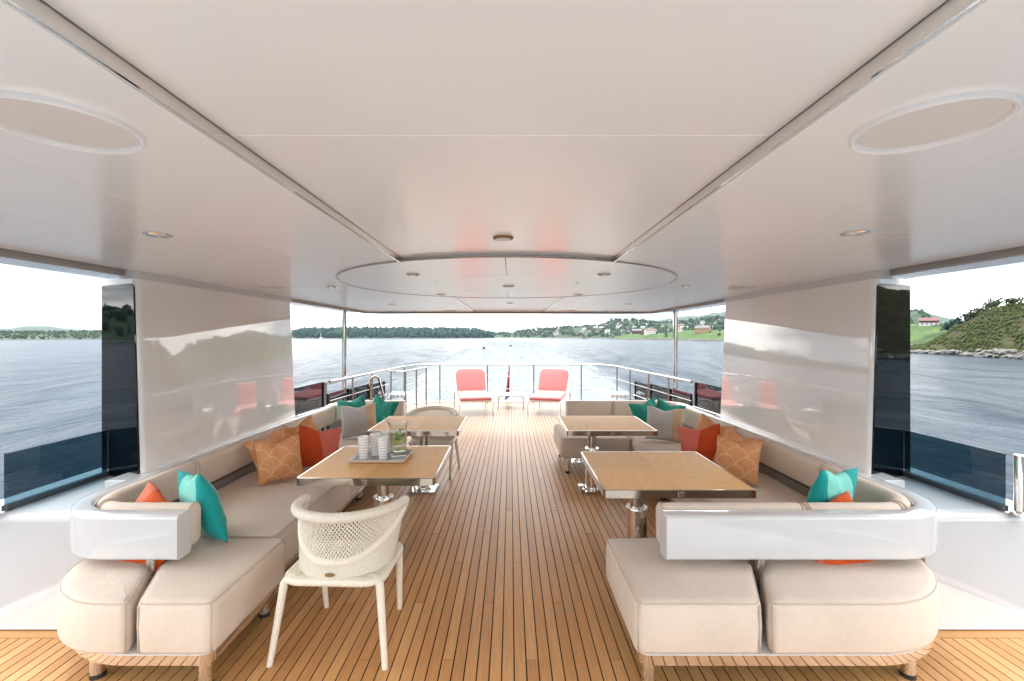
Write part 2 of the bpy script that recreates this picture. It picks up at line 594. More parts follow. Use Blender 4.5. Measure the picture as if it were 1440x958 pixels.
def length(path):
    return sum((Vector(b)-Vector(a)).length for a, b in zip(path[:-1], path[1:]))

def arc_at(path, test):
    """first arc length at which test(point) holds"""
    s = 0
    for a, b in zip(path[:-1], path[1:]):
        a = Vector(a); b = Vector(b); L = (b-a).length
        for k in range(40):
            if test(a.lerp(b, k/40)): return s+L*k/40
        s += L
    return s

def path_normals(P):
    N = []
    for i in range(len(P)):
        d = (P[min(i+1, len(P)-1)]-P[max(i-1, 0)]).normalized()
        N.append(Vector((d.y, -d.x)))
    return N

def sweep(path, prof, pillow_end=0.0):
    """closed profile (outward offset, z) along a plan path; outward = right of travel"""
    P = resample(path, 0.06); N = path_normals(P)
    nc = sum(p[0] for p in prof)/len(prof); zc = sum(p[1] for p in prof)/len(prof)
    m = len(prof); v = []; f = []
    rows = [(P[i], N[i], 1.0) for i in range(len(P))]
    if pillow_end > 0:
        d0 = (P[1]-P[0]).normalized(); d1 = (P[-1]-P[-2]).normalized()
        e = pillow_end
        pre = [(P[0]+d0*(e*(1-math.cos(a))), N[0], 1-e_*0.5) for a, e_ in ((0, 0.62), (0.5, 0.3), (1.0, 0.09))]
        post = [(P[-1]-d1*(e*(1-math.cos(a))), N[-1], 1-e_*0.5) for a, e_ in ((1.0, 0.09), (0.5, 0.3), (0, 0.62))]
        mid = [r for r in rows if (r[0]-P[0]).length > e and (r[0]-P[-1]).length > e]
        rows = pre + mid + post
    for p, nn, s in rows:
        for (o, z) in prof:
            o2 = nc+(o-nc)*s; z2 = zc+(z-zc)*(s*0.5+0.5 if s < 1 else 1)
            v.append((p.x+nn.x*o2, p.y+nn.y*o2, z2))
    for i in range(len(rows)-1):
        for k in range(m):
            k2 = (k+1) % m
            f.append((i*m+k, i*m+k2, (i+1)*m+k2, (i+1)*m+k))
    f.append(tuple(range(m-1, -1, -1))); f.append(tuple((len(rows)-1)*m+k for k in range(m)))
    return MB().add(v, f)

def rrect(x0, x1, z0, z1, r, seg=5):
    return round_poly([(x0, z0), (x1, z0), (x1, z1), (x0, z1)], r, seg)

# ================================================================== SETTING: deck
def half_width(y):
    if y < 6: return 2.98
    if y < 10.6: return 2.98 - (y-6)/4.6*0.42
    q = min(1.0, (y-10.6)/0.75)
    return 2.56 - 0.9*(1-math.sqrt(max(0, 1-q*q)))
deck_out = [(half_width(y), y) for y in (-1.8, 6.0, 7, 8, 9, 10, 10.6, 10.85, 11.05, 11.2, 11.3, 11.35)]
deck_poly = deck_out + [(-x, y) for x, y in deck_out[::-1]]
deck = MB().prism(deck_poly, -0.16, -0.004).build('deck', 'caulk')
tag(deck, kind='structure')
PITCH, PLANK_L = 0.0613, 3.48
def stern_y(x):
    ax = abs(x); lo, hi = 6.0, 11.35
    if half_width(hi) > ax: return hi
    for _ in range(40):
        m_ = (lo+hi)/2
        if half_width(m_) > ax: lo = m_
        else: hi = m_
    return lo
planks = []
for i in range(-48, 48):
    x0 = 0.018 + i*PITCH + 0.0034; x1 = x0 + PITCH - 0.0068
    xa = max(abs(x0), abs(x1))
    if xa > 2.93: continue
    yend = stern_y(xa) - 0.10
    k = (2*(1-i)) % 7              # 4k = 1 - i (mod 7)
    j0 = 2.32 + 0.497*k
    while j0 > 1.4: j0 -= PLANK_L
    segs = []
    y = j0
    while y < yend:
        segs.append((max(y+0.0015, 1.42), min(y+PLANK_L-0.0015, yend))); y += PLANK_L
    for a, b in segs:
        if b-a < 0.08: continue
        if min(abs(x0), abs(x1)) > 2.33 or x1 < -2.43:     # under the side bulwarks nothing is seen
            if a < 2.5: 
                b2 = min(b, 2.485)
                if b2-a > 0.1: planks.append((x0, x1, a, b2))
            if b > 5.4: planks.append((x0, x1, max(a, 5.4), b))
        else:
            planks.append((x0, x1, a, b))
def plank_rank(p):
    x = abs((p[0]+p[1])/2); a = max(p[2], 2.0)
    hid = 2.0 if (x > 1.5 and 2.1 < a < 5.5) else 0
    return a + 0.35*x + hid*2
planks.sort(key=plank_rank)
rest = MB()
for q, (x0, x1, a, b) in enumerate(planks):
    if q < 298:
        mb = MB().box(x0-(x0+x1)/2, x1-(x0+x1)/2, -(b-a)/2, (b-a)/2, -0.004, 0.0)
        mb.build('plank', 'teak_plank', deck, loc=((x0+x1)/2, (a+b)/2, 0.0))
    else:
        rest.box(x0, x1, a, b, -0.004, 0.0)
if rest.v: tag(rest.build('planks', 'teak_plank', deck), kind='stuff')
tag(MB().box(-2.29, 2.29, -1.78, 1.41, -0.0035, 0.003).build('bounce_floor', 'bounce_pale'), kind='structure')  # added pale floor behind the camera, keeps orange teak bounce off the ceiling
# margin boards along the bulwark feet and the stern
for sx in (1, -1):
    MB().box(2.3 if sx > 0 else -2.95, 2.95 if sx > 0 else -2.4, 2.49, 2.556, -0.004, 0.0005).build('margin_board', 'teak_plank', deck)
ed = [Vector(p) for p in deck_out if p[1] >= 6.0]
edge = ed + [Vector((-p.x, p.y)) for p in ed[::-1]]
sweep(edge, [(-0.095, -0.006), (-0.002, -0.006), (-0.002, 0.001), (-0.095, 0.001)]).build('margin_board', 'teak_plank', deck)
# white hull edge below the deck
tag(sweep([Vector(p) for p in deck_out] + [Vector((-x, y)) for x, y in deck_out[::-1]], [(0.0, -1.2), (0.07, -1.2), (0.07, 0.03), (0.0, 0.03)]).build('hull_side', 'white_gloss'), kind='structure')

# ================================================================== SETTING: overhead
CX = -0.022
RY0 = -1.5           # forward end of the roof, just behind the viewer
ZS, ZC = 2.10, 2.113          # side panels / raised centre panel
ceil = MB().box(-3.0, 3.0, RY0, 8.55, 2.172, 2.30).build('ceiling', 'white_satin')
tag(ceil, kind='structure')
ybreaks_side = [RY0, 1.97, 3.72, 5.75, 8.36]
xs = [0.632, 1.24, 1.80, 2.585]
G = 0.0016
for sx in (1, -1):
    for xa, xb in zip(xs[:-1], xs[1:]):
        for ya, yb in zip(ybreaks_side[:-1], ybreaks_side[1:]):
            x0, x1 = sorted((CX+sx*(xa+G), CX+sx*(xb-G)))
            MB().box(x0, x1, ya+G*0.5, yb-G*0.5, ZS, ZS+0.03, 0.0015, 1).build('ceiling_panel', 'white_satin', ceil)
    # polished strip on the step between side panel and raised centre
    x0, x1 = sorted((CX+sx*0.626, CX+sx*0.6315))
    for ya, yb in ((RY0, 2.70), (5.16, 8.36)):
        MB().box(x0, x1, ya, yb, ZS-0.015, ZC+0.012).build('polished_strip', 'chrome', ceil)
        MB().tube([(CX+sx*0.638, ya, ZS-0.0085), (CX+sx*0.638, yb, ZS-0.0085)], 0.0065, 8).build('strip_bead', 'white_gloss', ceil, 60)
for ya, yb in zip([RY0, 1.05, 5.75], [1.05, 5.75, 8.36]):
    MB().box(CX-0.625, CX+0.625, ya+G*0.5, yb-G*0.5, ZC, ZC+0.02, 0.0015, 1).build('ceiling_panel', 'white_satin', ceil)
for xa in (-0.0,):
    pass
MB().box(CX-0.62, CX+0.62, 8.33, 8.358, ZS-0.002, ZC-0.001).build('end_filler', 'white_satin', ceil)
# round overhead disc
DX, DY, DR = -0.03, 3.93, 1.37
disc = MB()
n = 96
def wedge(a0, a1, r0, r1):
    m_ = 48
    out = [(DX+r1*math.cos(a0+(a1-a0)*k/m_), DY+r1*math.sin(a0+(a1-a0)*k/m_)) for k in range(m_+1)]
    inn = [(DX+r0*math.cos(a1+(a0-a1)*k/m_), DY+r0*math.sin(a1+(a0-a1)*k/m_)) for k in range(m_+1)]
    return out+inn
for a0 in (-PI/2, PI/2):
    out = wedge(a0+0.0015, a0+PI-0.0015, 0.612, DR-0.004)
    # quads strip so that the ring shades cleanly
    m_ = 48; mb = MB(); v = []; f = []
    for k in range(m_+1):
        a = a0+0.0015+(PI-0.003)*k/m_
        for r_, z_ in ((0.612, 2.104), (0.612, 2.096), (DR-0.004, 2.096), (DR-0.004, 2.098)):
            v.append((DX+r_*math.cos(a), DY+r_*math.sin(a), z_))
    for k in range(m_):
        for j in range(4):
            j2 = (j+1) % 4
            f.append((k*4+j, k*4+j2, (k+1)*4+j2, (k+1)*4+j))
    mb.add(v, f).build('disc_ring', 'white_satin', ceil, 40)
MB().lathe([(0.0, 2.098), (0.608, 2.098), (0.608, 2.096), (0.0, 2.096)], 72, DX, DY).build('disc_centre', 'white_satin', ceil, 40)
MB().lathe([(DR-0.002, 2.102), (DR-0.002, 2.093), (DR+0.004, 2.0915), (DR+0.012, 2.094), (DR+0.012, 2.102)], 120, DX, DY).build('disc_rim', 'brushed_steel', ceil, 40)
MB().lathe([(DR-0.03, 2.103), (DR-0.001, 2.103), (DR-0.001, 2.116), (DR-0.03, 2.116)], 120, DX, DY).build('disc_side', 'white_satin', ceil, 40)
# lip round the ceiling edge and the overhang outside it
lip = [(2.60, RY0), (2.60, 8.1)] + arc_pts(2.30, 8.1, 0.30, 0, 90, 10) + arc_pts(-2.34, 8.1, 0.30, 90, 180, 10) + [(-2.64, 8.1), (-2.64, RY0)]
lipf = lip[::-1]
tag(sweep(lipf, [(-0.014, 2.062), (0.014, 2.062), (0.014, 2.115), (-0.014, 2.115)]).build('edge_lip', 'grey_trim', ceil, 40))
roof = round_poly([(-3.10, RY0), (3.06, RY0), (3.06, 8.62), (-3.10, 8.62)], [0, 0, 0.45, 0.45], 6)
mb = MB()
for sx in (1, -1):
    x0, x1 = sorted((sx*2.615+(-0.04 if sx < 0 else 0), sx*3.06+(-0.04 if sx < 0 else 0)))
    mb.box(x0, x1, RY0, 8.0, 2.092, 2.17)
mb.prism(round_poly([(-3.10, 8.0), (-2.66, 8.0), (-2.66, 8.1), (-2.3, 8.42), (2.3, 8.42), (2.62, 8.1), (2.62, 8.0), (3.06, 8.0), (3.06, 8.62), (-3.10, 8.62)], [0]*8+[0.5, 0.5], 6), 2.092, 2.17)
mb.build('soffit', 'white_gloss', ceil)
MB().prism(round_poly([(-3.14, RY0), (3.10, RY0), (3.10, 8.66), (-3.14, 8.66)], [0, 0, 0.45, 0.45], 6), 2.302, 2.46).build('roof_edge', 'white_gloss', ceil)

# speakers, vent and downlights
def speaker(x, y, r, z, label, group=None):
    o = thing('ceiling_speaker', label, 'speaker', (x, y, z), 0, group)
    MB().lathe([(r*1.03, 0.003), (r*1.03, -0.008), (r*1.0, -0.013), (r*0.96, -0.011), (r*0.93, -0.003), (r*0.93, 0.003)], 56).build('speaker_ring', 'white_satin', o, 40)
    MB().lathe([(r*0.93, 0.002), (r*0.93, -0.003), (r*0.5, -0.0045), (0.0, -0.005)], 56).build('speaker_grille', 'speaker_mesh', o, 60)
    return o
speaker(-0.945, 0.965, 0.130, ZS, 'big round speaker overhead on the side of the wicker chairs', 'large ceiling speakers')
speaker(0.885, 0.965, 0.130, ZS, 'big round speaker overhead on the side of the U-shaped sofa', 'large ceiling speakers')
speaker(-2.2, 4.15, 0.14, ZS, 'flush pale speaker above the white wall by the wicker chairs', 'small flush ceiling speakers')
speaker(2.13, 4.15, 0.14, ZS, 'flush pale speaker above the white wall by the U-shaped sofa', 'small flush ceiling speakers')
speaker(-1.03, 8.0, 0.13, ZS, 'flush speaker by the stern ceiling edge near the wicker chair side', 'small flush ceiling speakers')
speaker(1.03, 8.0, 0.13, ZS, 'flush speaker by the stern ceiling edge near the U-shaped sofa side', 'small flush ceiling speakers')
def downlight(x, y, z, label, r=0.048):
    o = thing('downlight', label, 'downlight', (x, y, z), 0, 'small round downlights in the white ceiling')
    MB().lathe([(r, 0.003), (r, -0.006), (r*0.92, -0.010), (r*0.74, -0.008), (r*0.72, 0.004)], 28).build('bezel', 'chrome', o, 40)
    MB().lathe([(r*0.72, 0.002), (r*0.70, -0.003), (0.0, -0.004)], 24).build('lens', 'lamp_white', o, 60)
downlight(-1.55, 2.0, ZS, 'downlight in the side panel above the jug table', 0.055)
downlight(1.49, 1.97, ZS, 'downlight in the side panel above the U-shaped sofa seat', 0.055)
downlight(-0.70, 3.27, 2.096, 'downlight at the near edge of the disc above the jug table')
downlight(0.67, 3.27, 2.096, 'downlight at the near edge of the disc above the bare tables')
downlight(-0.02, 4.05, 2.096, 'downlight at the centre of the round ceiling disc', 0.055)
downlight(-0.74, 4.86, 2.096, 'downlight at the stern edge of the disc by the jug sofa')
downlight(0.72, 4.86, 2.096, 'downlight at the stern edge of the disc by the U-shaped sofa')
downlight(-1.62, 4.12, ZS, 'downlight just outside the disc rim above the wicker chair sofa')
downlight(1.56, 4.05, ZS, 'downlight just outside the disc rim above the U-shaped sofa')
downlight(-1.66, 6.35, ZS, 'downlight aft of the disc on the jug sofa side')
downlight(1.63, 6.3, ZS, 'downlight aft of the disc on the U-shaped sofa side')
downlight(-0.01, 6.35, ZC, 'downlight between the two polished strips aft of the disc')
downlight(-1.72, 8.1, ZS, 'tiny downlight close to the stern lip on the jug sofa side')
downlight(1.68, 8.1, ZS, 'tiny downlight close to the stern lip on the U-shaped sofa side')
o = thing('ceiling_sensor', 'round white vented sensor under the raised centre ceiling', 'sensor', (-0.035, 2.13, ZC))
MB().lathe([(0.048, 0.002), (0.048, -0.006), (0.044, -0.010), (0.040, -0.010)], 28).build('bezel', 'bronze', o, 40)
MB().lathe([(0.038, -0.002), (0.036, -0.016), (0.025, -0.020), (0.0, -0.020)], 28).build('sensor_cover', 'lamp_white', o, 40)

# ================================================================== side walls, bulwarks, glass
def loft(rings, cap=True):
    mb = MB(); v = [p for r_ in rings for p in r_]; m_ = len(rings[0]); f = []
    for i in range(len(rings)-1):
        for k in range(m_):
            k2 = (k+1) % m_
            f.append((i*m_+k, i*m_+k2, (i+1)*m_+k2, (i+1)*m_+k))
    if cap:
        f.append(tuple(range(m_-1, -1, -1))); f.append(tuple((len(rings)-1)*m_+k for k in range(m_)))
    return mb.add(v, f)

for sx, off, side in ((1, 0.0, 'U-shaped sofa'), (-1, -0.065, 'wicker chairs')):
    w = thing('side_wall', 'glossy white wall panel with dark glass end behind the ' + side, 'wall', (off, 0, 0), 0, 'white side walls between sofa and ceiling')
    def ring(z, xi, y0):
        pts = round_poly([(xi, 3.08+0.438*(xi-2.435)), (2.86, 3.08+0.438*(2.86-2.435)), (2.86, 5.32), (xi+0.01, 5.32)], [0.035, 0.02, 0.03, 0.02], 5)
        return [(sx*x, y, z) for x, y in pts]
    zz = [0.60, 0.75, 1.2, 1.7, 2.02, 2.06]
    rings = [ring(z, 2.435+0.06*(z-0.7)/1.35, 3.08) for z in zz]
    loft(rings).build('wall_panel', 'white_wall', w, 35)
    # narrow white frame step at the top of the panel
    MB().box(*sorted((sx*2.488, sx*2.60)), 3.10, 5.30, 2.045, 2.10).build('top_rail', 'white_gloss', w)
    # dark glass on the slanted end facing forward and outboard
    def gpt(u, z, lift=0.006):
        xi = 2.435+0.06*(z-0.7)/1.35
        x = xi+0.022+(2.868-xi-0.022)*u
        y = 3.08+0.438*(x-2.435)
        nx, ny = 0.42*0.4, -1.0
        return (sx*(x), y-lift, z)
    zs_ = [0.66, 1.1, 1.6, 1.995, 2.012]
    v = []; f = []
    for li, lift in enumerate((0.005, -0.012)):
        for z in zs_:
            u0 = 0.06 if z == zs_[-1] else 0.0
            v += [gpt(u0, z, lift), gpt(0.5, z, lift), gpt(1.0, z, lift)]
    nz_ = len(zs_)
    for li in (0, 1):
        for i in range(nz_-1):
            for j in range(2):
                k = li*nz_*3+i*3+j
                f.append((k, k+1, k+4, k+3) if (li == 0) == (sx > 0) else (k, k+3, k+4, k+1))
    per = [i*3 for i in range(nz_)]; per2 = [i*3+2 for i in range(nz_)]
    for a, b in zip(per[:-1], per[1:]): f.append((a, b, b+nz_*3, a+nz_*3))
    for a, b in zip(per2[:-1], per2[1:]): f.append((a, b, b+nz_*3, a+nz_*3))
    f.append((0, 1, 1+nz_*3, nz_*3)); f.append((1, 2, 2+nz_*3, 1+nz_*3))
    t3 = (nz_-1)*3
    f.append((t3, t3+1, t3+1+nz_*3, t3+nz_*3)); f.append((t3+1, t3+2, t3+2+nz_*3, t3+1+nz_*3))
    MB().add(v, f).build('dark_glass_panel', 'dark_glass', w)

    # white bulwark block beside the sofa
    b = thing('bulwark', 'white moulded bulwark block beside the sofa of the ' + side, 'bulwark', (off, 0, 0), 0, 'white bulwark blocks')
    xi, xo = 2.33, 3.02
    # profile in y,z swept in x: front face, soft top edge, sill rising slightly outboard
    prof = [(2.556, 0.0), (2.556, 0.60), (2.563, 0.632), (2.583, 0.652), (2.62, 0.660), (5.45, 0.660), (5.45, 0.0)]
    loft([[(sx*x, y, z) for y, z in prof] for x in (xi, xo)]).build('block', 'bulwark_white', b, 40)
    # raised triangular plate low on the front face
    tri = [(2.36, 0.008), (2.98, 0.008), (2.98, 0.05), (2.36, 0.285)]
    v = [(sx*x, 2.5565, z) for x, z in tri] + [(sx*x, 2.548 if z < 0.04 else 2.5545, z) for x, z in tri]
    f = [(4,5,6,7), (0,1,5,4), (1,2,6,5), (2,3,7,6), (3,0,4,7)]
    MB().add(v, f).build('foot_fillet', 'white_gloss', b)
    MB().box(*sorted((sx*2.30, sx*2.98)), 2.5525, 2.5558, 0.0008, 0.0075).build('foot_seam', 'caulk', b)

    # glass windbreak on the bulwark
    g = thing('glass_windbreak', 'low tinted glass windbreak on the white bulwark beside the ' + side, 'glass screen', (off, 0, 0), 0, 'tinted glass windbreaks')
    MB().box(*sorted((sx*2.795, sx*2.807)), 2.58, 3.23, 0.690, 0.985).build('pane', 'tinted_glass', g)
    MB().box(*sorted((sx*2.785, sx*2.817)), 2.575, 3.23, 0.660, 0.692).build('bottom_frame', 'boat_dark', g)
    MB().tube([(sx*2.85, 2.545, 0.655), (sx*2.85, 2.545, 0.985)], 0.026, 18).build('post', 'chrome', g, 40)
    MB().lathe([(0.04, 0.652), (0.04, 0.668), (0.03, 0.672)], 20, sx*2.85, 2.545).build('post_foot', 'chrome', g, 40)

    # pole carrying the roof
    p = thing('roof_pole', 'polished steel pole rising behind the sofa of the ' + side, 'pole', (sx*2.78+off*0.4, 7.68, 0), 0, 'polished roof poles')
    MB().tube([(0, 0, 0.0), (0, 0, 2.095)], 0.037, 20).build('shaft', 'chrome', p, 40)
    MB().lathe([(0.07, 0.0), (0.07, 0.012), (0.045, 0.02)], 24).build('foot_flange', 'chrome', p, 40)

    # dark glass bulwark panels aft of the wall
    def side_x(y): return half_width(y)-0.12
    gi = 0
    for ya, yb, zt in ((5.42, 6.86, 0.965), (6.98, 7.72, 0.77), (7.80, 8.55, 0.76), (8.62, 9.35, 0.73)):
        lab = ('tall' if zt > 0.9 else ['', 'fore', 'middle', 'aft'][gi]) + ' smoked glass bulwark panel outside the ' + side
        q = thing('bulwark_glass', lab, 'glass panel', (off*0.5, 0, 0), 0, 'smoked glass bulwark panels')
        xa, xb = side_x(ya), side_x(yb)
        v = [(sx*xa, ya, 0.05), (sx*xb, yb, 0.05), (sx*xb, yb, zt), (sx*xa, ya, zt)]
        v += [(p_[0]+sx*0.012, p_[1], p_[2]) for p_ in v]
        f = [(0,1,2,3), (7,6,5,4), (0,4,5,1), (1,5,6,2), (2,6,7,3), (3,7,4,0)]
        MB().add(v, f).build('pane', 'smoked_glass', q)
        for yy in (ya+0.02, yb-0.02):
            xx = side_x(yy)+0.006
            MB().box(sx*xx-0.022, sx*xx+0.022, yy-0.018, yy+0.018, 0.0, zt-0.012, 0.004, 1).build('clamp_post', 'black_rubber', q)
        MB().tube([(sx*(xa-0.035), ya+0.02, zt*0.62), (sx*(xb-0.035), yb-0.02, zt*0.62)], 0.008, 8).build('rail', 'chrome', q, 60)
        gi += 1
    MBc = MB().tube([(sx*side_x(5.62)-sx*0.07, 5.62, 0.0), (sx*side_x(5.62)-sx*0.07, 5.62, 0.93)], 0.022, 14)
    hp = thing('gate_post', 'twin polished gate posts with a teak block near the wall by the ' + side, 'post', (off*0.5, 0, 0), 0, 'polished gate posts')
    MBc.build('post', 'chrome', hp, 40)
    MB().tube([(sx*side_x(5.62)-sx*0.14, 5.50, 0.0), (sx*side_x(5.62)-sx*0.14, 5.50, 0.90)], 0.016, 14).build('post', 'brushed_steel', hp, 40)
    MB().box(*sorted((sx*(side_x(5.62)-0.20), sx*(side_x(5.62)-0.02))), 5.47, 5.65, 0.52, 0.57, 0.008, 2).build('teak_block', 'table_wood', hp)
    # small white winch-like fairlead aft
    fl = thing('fairlead', 'small white roller fitting on the aft deck edge beside the ' + side, 'deck fitting', (sx*2.34+off, 9.75, 0.0), 0, 'white deck fittings')
    MB().box(-0.16, 0.16, -0.10, 0.10, 0.0, 0.28, 0.02, 2).build('base', 'boat_dark', fl)
    for k in range(4):
        MB().tube([(-0.17+0.09*k, -0.10, 0.38), (-0.11+0.09*k, 0.10, 0.42)], 0.042, 12).build('roller', 'white_gloss', fl, 40)

# ================================================================== stern railing
rl = thing('stern_railing', 'polished three-bar railing round the open stern deck', 'railing', (0, 0, 0))
def rail_xy(y): return half_width(y)-0.13
side_pts = [(rail_xy(y), y) for y in (6.95, 7.8, 8.7, 9.6, 10.45)]
corner = [(2.30, 10.95), (2.12, 11.12), (1.9, 11.2)]
plan = side_pts+corner
plan = plan+[(-x, y) for x, y in plan[::-1]]
plan = [tuple(p) for p in resample(plan, 0.25)]
for z, r_ in ((0.955, 0.021), (0.66, 0.009), (0.35, 0.009)):
    MB().tube([(x, y, z) for x, y in plan], r_, 12).build('rail_bar', 'rail_steel', rl, 40)
for x, y in [(sx*x, y) for sx in (1, -1) for x, y in ((2.84, 7.0), (rail_xy(7.75), 7.75), (rail_xy(8.6), 8.6), (rail_xy(9.6), 9.6), (rail_xy(10.45), 10.45), (1.74, 11.2), (0.57, 11.2))]:
    MB().tube([(x, y, 0.0), (x, y, 0.945)], 0.016, 12).build('stanchion', 'rail_steel', rl, 40)
# stair guard on the jug side
sg = thing('stair_guard', 'polished guard rail round the stairwell behind the jug tables', 'railing', (0, 0, 0))
gp = [(-2.22, 9.7), (-1.98, 10.9)]
for z, r_ in ((0.90, 0.020), (0.60, 0.010), (0.32, 0.010)):
    MB().tube([(-2.24, 9.7, z), (-2.02, 10.9, z)], r_, 12).build('rail_bar', 'rail_steel', sg, 40)
for t_ in (0.0, 0.5, 1.0):
    x = -2.24+0.22*t_; y = 9.7+1.2*t_
    MB().tube([(x, y, 0), (x, y, 0.90)], 0.018, 12).build('stanchion', 'rail_steel', sg, 40)
MB().tube([(-2.24, 9.7, 0.90), (-2.60, 9.75, 0.90)], 0.018, 12).build('rail_bar', 'rail_steel', sg, 40)
ih = thing('ladder_handrail', 'inverted U polished handrail at the ladder beside the roof pole', 'handrail', (0, 0, 0))
MB().tube([(-2.56, 8.3, 0.0), (-2.56, 8.3, 0.86), (-2.53, 8.3, 0.90), (-2.46, 8.3, 0.92), (-2.41, 8.32, 0.88), (-2.30, 8.45, 0.30), (-2.27, 8.5, 0.0)], 0.022, 12).build('handrail', 'rail_steel', ih, 50)
MB().tube([(-2.56, 8.3, 0.45), (-2.33, 8.42, 0.45)], 0.012, 10).build('rung', 'rail_steel', ih, 50)

# ensign staff with drooping flag
en = thing('ensign_staff', 'thin flag staff leaning over the stern rail', 'flagpole', (0.0, 11.62, 0.0))
MB().tube([(0, -0.24, -0.02), (0, -0.12, 0.45), (0, 0.0, 0.93), (0, 0.08, 1.30), (0, 0.11, 1.40)], [0.022, 0.02, 0.018, 0.014, 0.012], 12).build('staff', 'white_gloss', en, 60)
MB().lathe([(0.0, 1.37), (0.032, 1.385), (0.036, 1.41), (0.022, 1.435), (0.0, 1.44)], 16, 0, 0.11).build('truck_ball', 'boat_dark', en, 60)
# flag cloth hanging in folds
nu, nv = 22, 26; v = []; f = []
for j in range(nv+1):
    for i in range(nu+1):
        u = i/nu; w = j/nv
        z = 0.98-w*0.86-u*0.10
        spread = 0.035+0.10*w**1.1
        x = -0.01-u*spread
        y = 0.02+0.05*math.sin(u*15+w*2.0)*(0.35+0.65*w)-0.10*(1-(z/1.0))
        v.append((x, y, z))
for j in range(nv):
    for i in range(nu):
        a = j*(nu+1)+i
        f.append((a, a+1, a+nu+2, a+nu+1))
fl = mesh('flag', v, f)
fo = link('flag', fl, 'flag_cloth', None, 180, (0.0, 11.62, 0.0))
tag(fo, 'red, white and blue flag drooping from the stern staff', 'flag')

# ================================================================== sofas
def seat_block(parent, out, z0=0.19, z1=0.43, r=0.038, piped=True, name='seat_cushion'):
    mb, pipe = cushion(out, z0, z1, r)
    o = mb.build(name, 'linen', parent, 60)
    if piped:
        MB().tube([p for p in pipe], 0.0042, 6, closed=True).build('piping', 'piping_linen', o, 180)
    return o

def mirror(pts, sx, off):
    p = [(sx*x+off, y) for x, y in pts]
    return p if sx > 0 else p[::-1]

BACK = rrect(-0.095, -0.004, 0.505, 0.728, 0.042, 6)
SHELL = rrect(0.0, 0.105, 0.482, 0.716, 0.022, 4)

def leg(parent, x, y, z1=0.135, r=0.031):
    l = MB().tube([(x, y, 0.022), (x, y, z1)], r, 20).build('leg', 'chrome', parent, 40)
    MB().lathe([(r*1.02, 0.0), (r*1.02, 0.022), (r*0.9, 0.023)], 20, x, y).build('foot_pad', 'black_rubber', l, 40)

